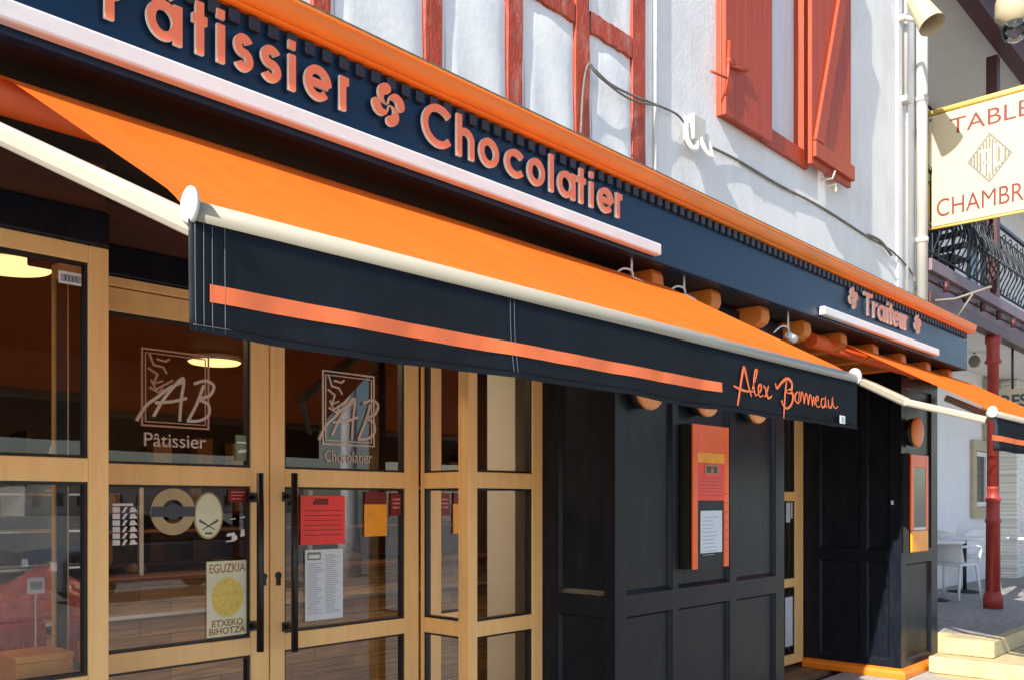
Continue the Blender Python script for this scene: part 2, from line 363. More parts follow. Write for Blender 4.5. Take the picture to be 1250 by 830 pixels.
# orange plinths
for (x0,x1,ya) in ((P1a,P1b,YF-.001),(P2a,P2b,YD-.001)):
    b=MB(); prof=[(-.01,0.001),(.05,0.001),(.05,.045),(.035,.070),(.003,.085),(-.01,.085)]
    path=[(x0,ya,-1,0),(x0,YP,-1,-1),(x1,YP,1,-1),(x1,YP+.4,1,0)]
    rings=[[(x+dx*d,y+dy*d,z) for d,z in prof] for x,y,dx,dy in path]; n=len(prof)
    vs=[p for rg in rings for p in rg]
    b.mesh(vs,[(i*n+j,i*n+(j+1)%n,(i+1)*n+(j+1)%n,(i+1)*n+j) for i in range(3) for j in range(n)]+[tuple(range(n)),tuple(reversed(range(3*n,4*n)))])
    b.build('plinth',M['orange_paint'],bld,bevel=.006)
# header wall above glazing
for k,(x0,x1,y0,y1) in enumerate(((X0,1.405,YF+.005,YF+.12),(3.26,P1a-.002,YF+.005,YF+.12),(1.41,3.25,YD+.01,YD+.1),(P1b+.003,P2a-.003,YD+.01,YD+.1),(1.30,1.40,YF+.125,YD+.1),(3.262,3.35,YF+.125,YD+.1))):
    b=MB(); b.box(x0,x1,y0,y1,2.57,2.78); b.build('lintel',M['brown'],bld)
for k,(x0,x1,y0,y1) in enumerate(((X0,1.415,YF-.01,YF+.1),(3.25,P1a-.002,YF-.01,YF+.1),(1.42,3.245,YD-.01,YD+.1),(P1b+.003,P2a-.003,YD-.01,YD+.1),(1.30,1.412,YF+.102,YD+.1),(3.252,3.35,YF+.102,YD+.1))):
    b=MB(); b.box(x0,x1,y0,y1,2.442,2.568); b.build('shutter_box',M['black'],bld,bevel=.008)
# soffit under the fascia
b=MB(); b.box(X0,8.935,YB+.052,YD+.2,2.742,2.77); b.build('soffit',M['soffit'],bld)
# corbels
def corbel(x):
    b=MB(); pr=[(3.2,2.741),(2.66,2.741),(2.645,2.715),(2.64,2.665),(2.655,2.635),(2.69,2.615),(2.75,2.605),(3.2,2.60)]
    b.prism_x(pr,x-.05,x+.05); return b.build('corbel',M['corbel'],bld,bevel=.01)
for k in range(-1,8):
    corbel(4.60+.60*k)
# signboard: fascia
fa=MB(); fa.box(X0,8.99,YB,YB+.05,2.738,3.07)
fa.box(8.99-.05,8.99,YB+.052,YW,2.738,3.07)
fas=fa.build('signboard',M['navy'],bld,bevel=.006); tag(fas,'long navy fascia board carrying the raised salmon letters')
b=MB(); b.prism_x([(YB+.01,3.0695),(2.538,3.067),(2.528,3.070),(2.522,3.076)]+[(2.522-.034*math.sin(R(90*k/8)),3.076+.050*(1-math.cos(R(90*k/8)))) for k in range(1,9)]+[(2.483,3.132),(2.483,3.142),(2.75,3.15),(2.75,3.0695)],X0,9.02)
b.build('cornice',M['orange_paint'],fas,bevel=.003)
b=MB(); b.prism_x([(2.490,3.144),(2.488,3.152),(3.045,3.215),(3.045,3.10),(2.76,3.10),(2.76,3.153)],X0,9.04); b.build('roof_flashing',M['moss'],fas)
b=MB(); x=X0
while x<8.95: b.box(x,x+.040,YB-.020,YB+.001,3.018,3.060); x+=.070
b.build('dentil_strip',M['dentil'],fas,bevel=.003,seg=1)
def trim(x0,x1,name='light_ledge'):
    b=MB(); b.box(x0,x1,2.515,YB-.001,2.757,2.815); o=b.build(name,M['white_trim'],fas,bevel=.008)
    return o
xt=gx(808,2.515); trim(X0,xt); trim(gx(1007,2.515),gx(1147,2.515))

# ------------------------------------------------------------------ letters
XH=.117; CAP=.163; ZB=2.871
def arc(cx,cz,rx,rz,a0,a1,n=22): return [(cx+rx*math.cos(R(a0+(a1-a0)*i/n)),cz+rz*math.sin(R(a0+(a1-a0)*i/n))) for i in range(n+1)]
def glyph(ch,x0,x1,xh,cap,w):
    h=w/2; a=x0+h; c=x1-h; m=(a+c)/2; rx=(c-a)/2; S=[]   # list of (pts,closed)
    zx=xh-h; zb=h; rz=(zx-zb)/2; zm=(zx+zb)/2
    if ch=='o': S.append((arc(m,zm,rx,rz,0,360,28)[:-1],True))
    elif ch=='c': q=(x1-a)/1.76; S.append((arc(a+q,zm,q,rz,42,318),False))
    elif ch=='C':
        zc=cap/2; q=(x1-a)/1.74; S.append((arc(a+q,zc,q,zc-h,42,318,28),False))
    elif ch in 'aâ':
        S.append((arc(m-w*.1,zm,rx-w*.1,rz,0,360,28)[:-1],True)); S.append(([(c,0),(c,xh)],False))
        if ch=='â': S.append(([(m-rx*.75,xh+.016),(m,xh+.05),(m+rx*.75,xh+.016)],False))
    elif ch=='e':
        S.append((arc(m,zm,rx,rz,0,318,28),False)); S.append(([(a,zm),(c,zm)],False))
    elif ch=='i': S.append(([(m,0),(m,xh)],False)); S.append(([(m,xh+.018),(m,xh+.018+w*1.05)],False))
    elif ch=='l': S.append(([(m,0),(m,cap)],False))
    elif ch=='t': S.append(([(m,0),(m,cap*.97)],False)); S.append(([(x0,xh-h*.9),(x1,xh-h*.9)],False))
    elif ch=='r': S.append(([(a,0),(a,xh)],False)); S.append((arc(c+rx*.1,zx-rx*1.7,rx*2.0,rx*1.7,170,88,10),False))
    elif ch=='h': S.append(([(a,0),(a,cap)],False)); S.append((arc(m,zx-rx,rx,rx,180,0,14)+[(c,0)],False))
    elif ch=='u': S.append(([(a,xh)]+arc(m,zb+rx,rx,rx,180,360,14),False)); S.append(([(c,0),(c,xh)],False))
    elif ch=='P':
        S.append(([(a,0),(a,cap)],False)); rr=(cap-h-cap*.42)/2; q=cap-h-rr
        S.append(([(a,cap-h)]+arc(c-rr,q,rr,rr,90,-90,14)+[(a,cap-h-2*rr)],False))
    elif ch=='T': S.append(([(x0,cap-h),(x1,cap-h)],False)); S.append(([(m,0),(m,cap-w)],False))
    elif ch=='s':
        r1=rz/2; S.append((arc(m,zx-r1,rx,r1,25,270,16)+arc(m,zb+r1,rx,r1,90,-155,16)[1:],False))
    return S
def put_letter(ch,x0,x1,parent,w=.0265,xh=XH,cap=CAP,zb=ZB,yf=2.532,yb=2.545):
    b=MB()
    for k,(pts,cl) in enumerate(glyph(ch,x0,x1,xh,cap,w)):
        b.ribbon(pts,w,lambda a,z,d,k=k:(a,yf+d+k*.0006*(1 if d<.01 else 0),z+zb),cl,0,yb-yf)
    # stand-off pins to the board
    return b.build('letter',[M['salmon'],M['cream_edge']],parent,fix=False)
YL=2.532
lets=[('P',127,156),('â',178,223),('t',234,253.5),('i',264.5,274.5),('s',285,309.5),('s',318,343.5),('i',351.5,361.5),('e',371,405),('r',414,429.5),
      ('C',515,549),('h',557,579.5),('o',584.5,609.5),('c',616,638),('o',643.5,665.5),('l',669.5,677),('a',680.5,703),('t',704,715.5),('i',718.5,726),('e',729.5,749.5),('r',751.5,761.5)]
for ch,p0,p1 in lets: put_letter(ch,gx(p0+1.2,YL),gx(p1,YL),fas)
tx=[('T',1055,1066),('r',1066.5,1072.5),('a',1073,1082),('i',1083,1086.5),('t',1086,1091.5),('e',1091.5,1098.5),('u',1099.2,1104.6),('r',1105,1109)]
for ch,p0,p1 in tx: put_letter(ch,gx(p0,YL),gx(p1,YL)-.006,fas,w=.026)
def cross(xc,zc,r):
    b=MB()
    for k in range(4):
        a0=R(90*k+8); e=r
        big=[(e/2-e/2*math.cos(R(t)), e/2*math.sin(R(t))*1.08+.003) for t in range(0,181,12)]
        tip=[(e*.75+e/4*math.cos(R(t)), -e/4*math.sin(R(t))*1.1+.003) for t in range(15,181,15)]
        inn=[(e/4+e/4*math.cos(R(t)), e/4*math.sin(R(t))*.95+.003) for t in range(15,180,15)]
        pts=[(p*math.cos(a0)-q*math.sin(a0),p*math.sin(a0)+q*math.cos(a0)) for p,q in big+tip+inn]
        b.plate(pts,lambda a,z,d,k=k:(xc+a,YL+d+(k*.0005 if d<.005 else 0),zc+z),0,.013,0,1)
    return b.build('basque_cross',[M['salmon'],M['cream_edge']],fas,fix=False)
cross(gx(475,YL),gz(475,128,YL),.075)
cross(gx(1042.5,YL),gz(1042.5,364,YL),.076); cross(gx(1121,YL),gz(1121,396,YL),.076)

# ------------------------------------------------------------------ upper wall, timbers, window
b=MB(); wx0,wx1,wz0=gx(880,3.005)+.02,gx(987,3.005)-.02,gz(880,141,3.005)+.02
b.box(X0,wx0,YW,YW+.3,3.0,8.5); b.box(wx1,XE,YW,YW+.3,3.0,8.5); b.box(wx0,wx1,YW,YW+.3,3.0,wz0); b.box(wx0,wx1,YW,YW+.3,6.2,8.5)
b.box(XE-.3,XE,YW+.3,9,0,8.5); b.box(X0,XE,9,9.2,0,8.5); b.box(X0,X0+.3,YW+.3,9,0,8.5)
b.build('upper_wall',M['wall'],bld)
b=MB(); b.box(8.985,XE+.001,YP+.3,9,0,3.0); b.build('end_wall',M['wall'],bld)
# corner quoin strips and mortar ridges
b=MB(); b.box(gx(1094,YW),gx(1099,YW),YW-.018,YW+.01,3.19,8.5); b.build('corner_bead',M['wall'],bld,bevel=.006)
b=MB(); b.tube([(gx(801,3.02),3.025,3.19),(gx(801,3.02),3.025,8)],.013,8); b.build('conduit',M['wall'],bld)
YT=3.018
def wob_board(x0,x1,z0,z1,axis,name='timber_post'):
    """hand hewn board with slightly wavy edges"""
    b=MB(); n=14; A=[];Bp=[]
    for i in range(n+1):
        t=i/n
        if axis=='z':
            z=z0+(z1-z0)*t; j1=random.uniform(-.006,.006); j2=random.uniform(-.006,.006)
            A.append((x0+j1,z)); Bp.append((x1+j2,z))
        else:
            x=x0+(x1-x0)*t; A.append((x,z0+random.uniform(-.005,.005))); Bp.append((x,z1+random.uniform(-.005,.005)))
    for i in range(n):
        q=[A[i],Bp[i],Bp[i+1],A[i+1]]
        b.face([(p[0],YT,p[1]) for p in q])
        b.face([(A[i][0],YT,A[i][1]),(A[i+1][0],YT,A[i+1][1]),(A[i+1][0],YW+.01,A[i+1][1]),(A[i][0],YW+.01,A[i][1])])
        b.face([(Bp[i][0],YT,Bp[i][1]),(Bp[i+1][0],YT,Bp[i+1][1]),(Bp[i+1][0],YW+.01,Bp[i+1][1]),(Bp[i][0],YW+.01,Bp[i][1])])
    return b.build(name,M['red_timber'],bld,bevel=.003)
posts=[(382,405),(520,541),(620,638),(703,720),(773,788.5)]
for k,(p0,p1) in enumerate(posts): wob_board(gx(p0,YT),gx(p1,YT),3.20 if k<3 else 3.205,6.5,'z')
px_=[gx(p,YT) for p in (620,638,703,720,773)]
wob_board(px_[1]+.01,px_[2]-.01,4.085,4.20,'x','timber_beam'); wob_board(px_[3]+.01,px_[4]-.01,4.085,4.20,'x','timber_beam')
wob_board(gx(541,YT)+.01,gx(620,YT)-.01,4.085,4.20,'x','timber_beam')
wob_board(gx(405,YT)+.01,gx(520,YT)-.01,4.085,4.20,'x','timber_beam')
# infill plaster bulging slightly between the timbers
for (a,c) in ((405,520),(541,620),(638,703),(720,773)):
    for (z0,z1) in ((3.205,4.075),(4.21,6.4)):
        xa,xc=gx(a,YW)+.012,gx(c,YW)-.012
        b=MB(); n=10; m_=12
        vs=[];fs=[]
        for j in range(m_+1):
            for i in range(n+1):
                u=i/n;v=j/m_; e=min(u,1-u,v,1-v)
                vs.append((xa+(xc-xa)*u+random.uniform(-.002,.002),YW-.001-.012*min(1,e*9)-.004*math.sin(7*u+5*v),z0+(z1-z0)*v))
        for j in range(m_):
            for i in range(n): q=j*(n+1)+i; fs.append((q,q+1,q+n+2,q+n+1))
        b.mesh(vs,fs,0,True); b.build('plaster_panel',M['plaster_panel'],bld)
# window
wf=MB()
def ring(b,x0,x1,z0,z1,w,y0,y1,wb=None):
    wb=wb or w
    b.box(x0,x0+w,y0,y1,z0,z1); b.box(x1-w,x1,y0,y1,z0,z1); b.box(x0+w,x1-w,y0,y1,z0,z0+wb); b.box(x0+w,x1-w,y0,y1,z1-w,z1)
ring(wf,wx0-.02,wx1+.02,wz0-.02,6.25,.085,YW-.035,YW+.06,.13)
win=wf.build('window',M['shutter_red'],bld,bevel=.006)
b=MB(); b.box(wx0+.065,wx1-.065,YW+.045,YW+.055,wz0+.1,6.17); b.build('inner_shutter',M['window_white'],win)
b=MB(); b.box(wx0+.065,wx1-.065,YW+.10,YW+.104,wz0+.1,6.17); b.build('pane',M['glass'],win)
# left leaf: boards facing the street, closed
def shutter(x0,x1,z0,z1,y,brace,name='shutter'):
    b=MB(); n=5; w=(x1-x0)/n
    for i in range(n): b.box(x0+i*w+.0015,x0+(i+1)*w-.0015,y,y+.034,z0+random.uniform(0,.004),z1)
    o=b.build(name,M['shutter_red'],bld,bevel=.003,seg=1)
    if brace:
        b=MB(); b.box(x0+.01,x1+.006,y-.03,y-.001,z0+.05,z0+.17); b.build('batten',M['shutter_red'],o,bevel=.004)
        b=MB(); p=[(x0+.02,z0+.18),(x0+.16,z0+.18),(x1-.01,z0+1.80),(x1-.15,z0+1.80)]
        b.plate(p,lambda a,z,d:(a,y-.028+d,z),0,.026); b.build('brace',M['shutter_red'],o,bevel=.003)
    return o
L0=gx(886,2.965); s1=shutter(L0,gx(943,2.965),gz(885,139,2.965),6.15,YW-.075,False); hx=L0-5.40
b=MB()
for zz in (4.37,):
    b.tube([(5.41+hx,YW-.085,zz),(5.66+hx,YW-.092,zz+.05)],.012,8)
b.tube([(5.37+hx,YW-.09,4.16),(5.385+hx,YW-.10,4.30),(5.40+hx,YW-.10,4.52)],.011,8)
b.tube([(5.22+hx,YW-.07,4.27),(5.39+hx,YW-.10,4.27)],.008,8)
b.lathe([(.0,0),(.016,.01),(.02,.03),(.012,.05),(0,.055)],(5.395+hx,YW-.10,4.36),10)
b.build('hinge',M['shutter_red'],s1)
s2=shutter(gx(991,2.94),gx(1039,2.94),gz(990,199,2.94),6.25,YW-.10,True)
b=MB(); b.tube([(6.86,YW-.02,4.05),(6.86,YW-.11,4.04),(6.88,YW-.12,4.10)],.010,8); b.tube([(6.95,YW-.02,4.02),(6.95,YW-.10,4.02),(6.95,YW-.1,3.96)],.012,8); b.build('shutter_hook',M['cream_edge'],s2)
b=MB(); b.tube([(wx1+.03,YW-.06,4.36),(wx1+.03,YW-.06,4.50)],.014,8); b.build('hinge_pin',M['shutter_red'],win)

# ------------------------------------------------------------------ glazing
LEV=[(.06,.20),(.822,.902),(1.595,1.68),(2.378,2.44)]
def glazed(x0,x1,Y,sl,sr,name,levs=LEV,parent=bld,th=.06,plane='f',gl=True):
    """gold framed light: stiles, rails, gasket, glass. plane 'f' faces the street, 's' faces -X"""
    fn = (lambda a0,a1,d0,d1,z0,z1:(a0,a1,Y+d0,Y+d1,z0,z1)) if plane=='f' else (lambda a0,a1,d0,d1,z0,z1:(Y+d0,Y+d1,a0,a1,z0,z1))
    b=MB(); zb,zt=levs[0][0],levs[-1][1]
    b.box(*fn(x0,x0+sl,0,th,zb,zt)); b.box(*fn(x1-sr,x1,0,th,zb,zt))
    for z0,z1 in levs: b.box(*fn(x0+sl,x1-sr,.001,th-.001,z0,z1))
    o=b.build(name,M['gold'],parent,bevel=.004)
    g=MB(); q=MB()
    for k in range(len(levs)-1):
        za,zc=levs[k][1],levs[k+1][0]; A,Bx=x0+sl,x1-sr; w=.011
        g.box(*fn(A,A+w,.012,.05,za,zc)); g.box(*fn(Bx-w,Bx,.012,.05,za,zc)); g.box(*fn(A+w,Bx-w,.012,.05,za,za+w)); g.box(*fn(A+w,Bx-w,.012,.05,zc-w,zc))
    g.build('gasket',M['rubber'],o)
    for k in range(len(levs)-1):
        za,zc=levs[k][1],levs[k+1][0]; A,Bx=x0+sl,x1-sr; q=MB()
        if plane=='f': q.face([(A,Y+.03,za),(Bx,Y+.03,za),(Bx,Y+.03,zc),(A,Y+.03,zc)])
        else: q.face([(Y+.03,A,za),(Y+.03,Bx,za),(Y+.03,Bx,zc),(Y+.03,A,zc)])
        q.build('pane',M['glass'],o,fix=False)
    return o
xs=gx(108.5,YF)
glazed(-1.2,1.415,YF,.09,1.415-xs,'shop_window'); glazed(-3.9,-1.21,YF,.09,.09,'shop_window')
glazed(YF+.062,YD,1.355,.02,.02,'side_light',plane='s')       # left return
lm=gx(329.5,YD)
dz=[(.03,.20),(.822,.902),(1.595,1.68),(2.30,2.395)]
d1=glazed(1.425,lm-.004,YD,.085,lm-gx(307.5,YD),'door',levs=dz); tag(d1,'left glass door leaf with oval and square logo')
d2=glazed(lm+.004,gx(512,YD)-.004,YD,gx(348,YD)-lm-.004,gx(512,YD)-gx(495.5,YD),'door',levs=dz); tag(d2,'right glass door leaf')
b=MB(); b.box(1.42,3.245,YD-.005,YD+.07,2.40,2.438); b.build('door_head',M['gold'],bld,bevel=.003)
glazed(YF+.062,YD-.006,3.25,.018,.02,'side_light',plane='s')
glazed(3.25,3.83,YF,gx(583,YF)-3.25,3.825-gx(650,YF),'shop_window')
dl2=[(.05,.14),(.75,.83),(1.53,1.615),(2.32,2.44)]
glazed(6.88,7.97,YD,.1,7.97-gx(971,YD),'door',levs=dl2); glazed(5.78,6.87,YD,.1,.1,'door',levs=dl2)
# handles
def handle(px,parent):
    b=MB(); x=gx(px,YD-.07); y=YD-.075
    zt,zb_=gz(px,577,y),gz(px,795,y)
    b.tube([(x,y,zb_),(x,y,zt)],.0165,14)
    for zz in (zt-.11,zb_+.11):
        b.tube([(x,y,zz),(x,YD-.012,zz)],.012,10); b.box(x-.02,x+.02,YD-.012,YD+.001,zz-.022,zz+.022)
    return b.build('door_handle',M['blackmetal'],parent)
handle(317,d1); handle(359,d2)
b=MB(); xk=gx(339.5,YD); zk=gz(339.5,705,YD); b.lathe([(.0,-.008),(.017,-.008),(.017,.003)],(xk,YD,zk+.012),16,axis='y'); b.box(xk-.012,xk+.012,YD-.007,YD+.001,zk-.035,zk+.01)
b.build('lock',M['blackmetal'],d2,bevel=.003)
b=MB(); xk=gx(322.5,YD-.002); b.lathe([(.0,-.008),(.015,-.008),(.015,.003)],(xk,YD,zk+.012),16,axis='y'); b.box(xk-.01,xk+.01,YD-.007,YD+.001,zk-.03,zk+.01); b.build('lock',M['blackmetal'],d1,bevel=.003)

# ------------------------------------------------------------------ shop interior
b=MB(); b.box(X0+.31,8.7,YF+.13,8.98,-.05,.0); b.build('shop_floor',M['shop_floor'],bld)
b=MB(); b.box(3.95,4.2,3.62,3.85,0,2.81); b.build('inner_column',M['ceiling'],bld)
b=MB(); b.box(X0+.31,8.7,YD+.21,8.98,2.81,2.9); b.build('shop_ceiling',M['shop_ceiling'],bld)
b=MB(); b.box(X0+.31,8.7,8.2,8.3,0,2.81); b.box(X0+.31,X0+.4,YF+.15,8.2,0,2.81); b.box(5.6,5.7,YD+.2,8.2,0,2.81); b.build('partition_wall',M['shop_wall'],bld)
ct=empty('shop_counter',(3,5.1,0),'plank-fronted wooden counter with steel rail inside the shop','counter')
b=MB(); b.box(.9,5.3,5.0,5.6,0,1.06); b.build('counter_front',M['wood_counter'],ct)
b=MB(); b.box(.85,5.35,4.96,5.65,1.063,1.10); b.build('counter_top',M['brown'],ct,bevel=.006)
b=MB(); b.box(.9,5.3,4.975,4.998,.87,.89); b.build('steel_rail',M['steel'],ct)
# glass cabinet on the counter
cb_=empty('glass_cabinet',(2.4,5.3,1.10),'glass pastry cabinet with posts and wooden shelf on the counter','display case')
b=MB()
for x in (1.2,2.35,3.5,4.6): b.box(x-.012,x+.012,5.05,5.075,1.102,1.62); b.box(x-.012,x+.012,5.55,5.575,1.102,1.62)
b.build('post',M['steel'],cb_)
b=MB(); b.box(1.15,4.65,5.04,5.6,1.62,1.64); b.build('shelf_top',M['steel'],cb_)
b=MB(); b.box(1.2,4.6,5.1,5.55,1.345,1.36); b.build('shelf',M['brown'],cb_)
for i in range(12):
    b=MB(); x=1.35+i*.27; b.lathe([(0,0),(.05,.0),(.065,.02),(.05,.05),(0,.06)],(x,5.28+.03*(i%3),1.362 if i%2 else 1.102),12)
    o=b.build('pastry',M['pastry']); tag(o,'round baked pastry in the glass cabinet on the counter','pastry','pastries in the counter cabinet')
# back shelving
for k,x0 in enumerate((-1.2,.9,3.2)):
    t=empty('wall_shelving',(x0+.9,8.0,0),['wooden wall shelving at the left end of the shop back wall','wooden wall shelving in the middle of the shop back wall','wooden wall shelving at the right end of the shop back wall'][k],'shelving','shelves along the shop back wall')
    b=MB()
    for z in (.5,.95,1.4,1.85): b.box(x0,x0+1.8,7.85,8.19,z,z+.03)
    b.box(x0-.03,x0,7.85,8.19,.3,2.1); b.box(x0+1.8,x0+1.83,7.85,8.19,.3,2.1); b.build('shelf_frame',M['brown'],t)
    for j in range(12):
        xx=x0+.1+(j%4)*.43+random.uniform(0,.1); z=(.98,1.43,1.88)[j//4]; h=random.uniform(.12,.26)
        b=MB(); b.box(xx,xx+random.uniform(.1,.2),7.95,8.1,z,z+h); o=b.build('gift_box',random.choice([M['pastry'],M['white'],M['brown'],M['pastry'],M['poster_brown']]),bevel=.008); tag(o,'small gift box standing on the shop wall shelving','box','boxes on the back shelving')
# lamps
def lamp(x,y,z,lab,r=.23,m='lamp'):
    t=empty('ceiling_lamp',(x,y,z),lab,'lamp','round lamps on the shop ceiling')
    b=MB(); b.lathe([(r*.3,.05),(r,.04),(r+.01,0),(r,-.005)],(x,y,z),28); b.build('lamp_body',M['cream_edge'],t)
    b=MB(); b.lathe([(r*.97,-.007),(r*.9,-.02),(.0,-.03)],(x,y,z),28); b.build('diffuser',M[m],t)
lamp(gx(262,7.3),7.3,2.755,'round lit ceiling lamp seen through the logo on the left door leaf'); lamp(gx(8,5.1),5.1,2.755,'round lit ceiling lamp seen through the big left window')
lamp(4.3,4.45,2.755,'added ceiling lamp out of view behind the right shop window, brightening the interior',m='lamp_fill')  # this and the next three: added out of view to brighten the interior
lamp(2.9,4.45,2.755,'added ceiling lamp out of view behind the right glass door, brightening the interior',m='lamp_fill')
lamp(1.9,4.45,2.755,'added ceiling lamp out of view behind the left glass door, brightening the interior',m='lamp_fill')
lamp(-.7,4.0,2.755,'added ceiling lamp out of view above the window display, brightening it',m='lamp_fill')
# display behind the big window
tb=empty('display_table',(.6,3.75,0),'low display table behind the big left shop window','table')
b=MB(); b.box(-.9,1.25,3.42,4.15,.80,.84); b.build('tabletop',M['shop_wall'],tb,bevel=.006)
for (x,y) in ((-.8,3.5),(1.1,3.5),(-.8,4.05),(1.1,4.05)):
    b=MB(); b.box(x,x+.05,y,y+.05,0,.80); b.build('leg',M['shop_wall'],tb)
zt=.842
def ibox(name,x0,x1,y0,y1,z0,z1,m,lab,cat='box'):
    b=MB(); b.box(x0,x1,y0,y1,z0,z1); o=b.build(name,M[m],bevel=.008); tag(o,lab,cat); return o
ya=3.42
bx=empty('gift_box',(1.1,3.5,zt),'bright orange box in the corner of the big left window','box')
b=MB(); b.box(gx(20,ya),gx(84,ya+.04),ya,ya+.20,zt,zt+.11); b.build('box_body',M['menu_amber'],bx,bevel=.004)
b=MB(); b.box(gx(20,ya)-.004,gx(84,ya+.04)+.004,ya-.004,ya+.204,zt+.11,zt+.135); b.build('box_lid',M['menu_amber'],bx,bevel=.004)
bx=empty('gift_box',(.7,3.75,zt),'fringed pink-red box behind the orange box in the left window','box')
b=MB(); xa,xb=gx(-40,3.7),gx(56,3.7); b.box(xa,xb,3.7,3.9,zt,zt+.22)
b.build('box_body',M['pinkred'],bx,bevel=.006)
b=MB(); n=34
for i in range(n):
    x=xa+(xb-xa)*i/n; b.box(x+.002,x+(xb-xa)/n*.75,3.694,3.699,zt+.12+random.uniform(0,.03),zt+.215)
b.build('fringe',M['pink'],bx)
# crumpled cellophane parcel
b=MB(); cx,cy,cz=gx(18,3.78),3.82,zt+.222; n=26;m_=12; vs=[];fs=[]
for j in range(m_+1):
    t=j/m_
    for i in range(n):
        a=2*math.pi*i/n; rr=(.21*(1-t)**.9+.03)*(1+.22*math.sin(5*a+4*t)+random.uniform(-.12,.12))
        vs.append((cx+rr*math.cos(a)+.14*t,cy+rr*.45*math.sin(a),cz+.19*t+(.02*math.sin(3*a) if j else 0)+random.uniform(-.006,.006)*(j>0)))
for j in range(m_):
    for i in range(n): fs.append((j*n+i,j*n+(i+1)%n,(j+1)*n+(i+1)%n,(j+1)*n+i))
b.mesh(vs,fs,0,True); b.mesh(vs[:n],[tuple(range(n))]); b.mesh(vs[-n:],[tuple(range(n))]); o=b.build('wrapped_parcel',M['pink']); tag(o,'crumpled pink cellophane parcel standing on the fringed box','parcel')
b=MB(); xx=gx(44,3.6); b.box(xx-.03,xx+.03,3.60,3.605,1.18,1.24); b.box(xx-.02,xx+.02,3.598,3.6,1.195,1.225,1); b.box(xx-.002,xx+.002,3.603,3.608,zt,1.18); o=b.build('price_card',[M['white'],M['ink_soft']]); tag(o,'small white price card on a stem above the pink parcel','card')
b=MB(); xx=gx(45,4.3); vs=[(xx-.24,4.3,1.33),(xx+.12,4.28,1.30),(xx+.16,4.34,1.72),(xx+.10,4.3,1.90),(xx-.02,4.36,1.60)]
for i in range(1): b.mesh([(xx-.26,4.30,1.34),(xx-.10,4.25,1.30),(xx+.10,4.30,1.32),(xx+.15,4.34,1.60),(xx+.13,4.36,1.92),(xx+.02,4.30,1.66),(xx-.1,4.40,1.45)],[(0,1,6),(1,2,3,6),(6,3,5),(5,3,4),(0,6,5)],0,True)
o=b.build('hanging_cloth',M['bluecloth']); md=o.modifiers.new('s','SOLIDIFY'); md.thickness=.01; tag(o,'grey-blue cloth hanging behind the left shop window','cloth')
# slim shelf tower near the return
tw=empty('display_tower',(1.2,3.75,0),'narrow shelf tower with pale plates beside the gold side frame','shelf unit')
xp=gx(73,3.9)
b=MB(); b.box(xp-.02,xp+.02,3.88,3.92,0,2.30); b.build('post',M['rubber'],tw)
b=MB(); b.box(xp-.03,xp-.022,3.87,3.89,0,2.30); b.build('edge_strip',M['cream_edge'],tw)
for z in (.98,1.10,1.25,1.40,1.55):
    b=MB(); b.box(xp-.35,xp+.16,3.84,4.05,z,z+.008); b.build('shelf',M['steel'],tw)
    b=MB(); b.lathe([(0,0),(.07,.003),(.09,.014)],(xp+.04,3.92,z+.0085),16); o=b.build('plate',M['white']); tag(o,'small white plate on the narrow shelf tower','plate','plates on the shelf tower')
# label on the window pane
def wlab(o,l,c,g=None): tag(o,l,c,g); return o
b=MB(); b.box(gx(75,YF),gx(103,YF),YF+.026,YF+.028,gz(89,346,YF),gz(89,331,YF),0); b.box(gx(75,YF),gx(103,YF),YF+.026,YF+.028,gz(89,331,YF)+.001,gz(89,322,YF),1)
for i in range(5): x=gx(78+i*4.6,YF); b.box(x,x+.016,YF+.024,YF+.026,gz(89,343,YF),gz(89,335,YF),2)
wlab(b.build('window_sticker',[M['white'],M['poster_brown'],M['ink_soft']]),'small white and red sticker in the top corner of the big left window','sticker')

# ------------------------------------------------------------------ text helper (built-in face)
def text_mesh(b, txt, x0, x1, z0, z1, fn, ext=.002, mi=0, bold=0):
    cu=bpy.data.curves.new('t','FONT'); cu.body=txt; cu.size=1; cu.offset=bold; cu.extrude=0
    o=bpy.data.objects.new('t',cu); C.objects.link(o); bpy.context.view_layer.update()
    dg=bpy.context.evaluated_depsgraph_get(); me=bpy.data.meshes.new_from_object(o.evaluated_get(dg))
    xs_=[v.co.x for v in me.vertices]; ys_=[v.co.y for v in me.vertices]
    ax,bx_=min(xs_),max(xs_); ay,by=min(ys_),max(ys_)
    P=[fn(x0+(v.co.x-ax)/(bx_-ax)*(x1-x0), z0+(v.co.y-ay)/(by-ay)*(z1-z0), 0) for v in me.vertices]
    b.mesh(P,[tuple(p.vertices) for p in me.polygons],mi)
    bpy.data.objects.remove(o); bpy.data.meshes.remove(me); bpy.data.curves.remove(cu)
def fy(Y): return lambda a,z,d: (a,Y+d,z)

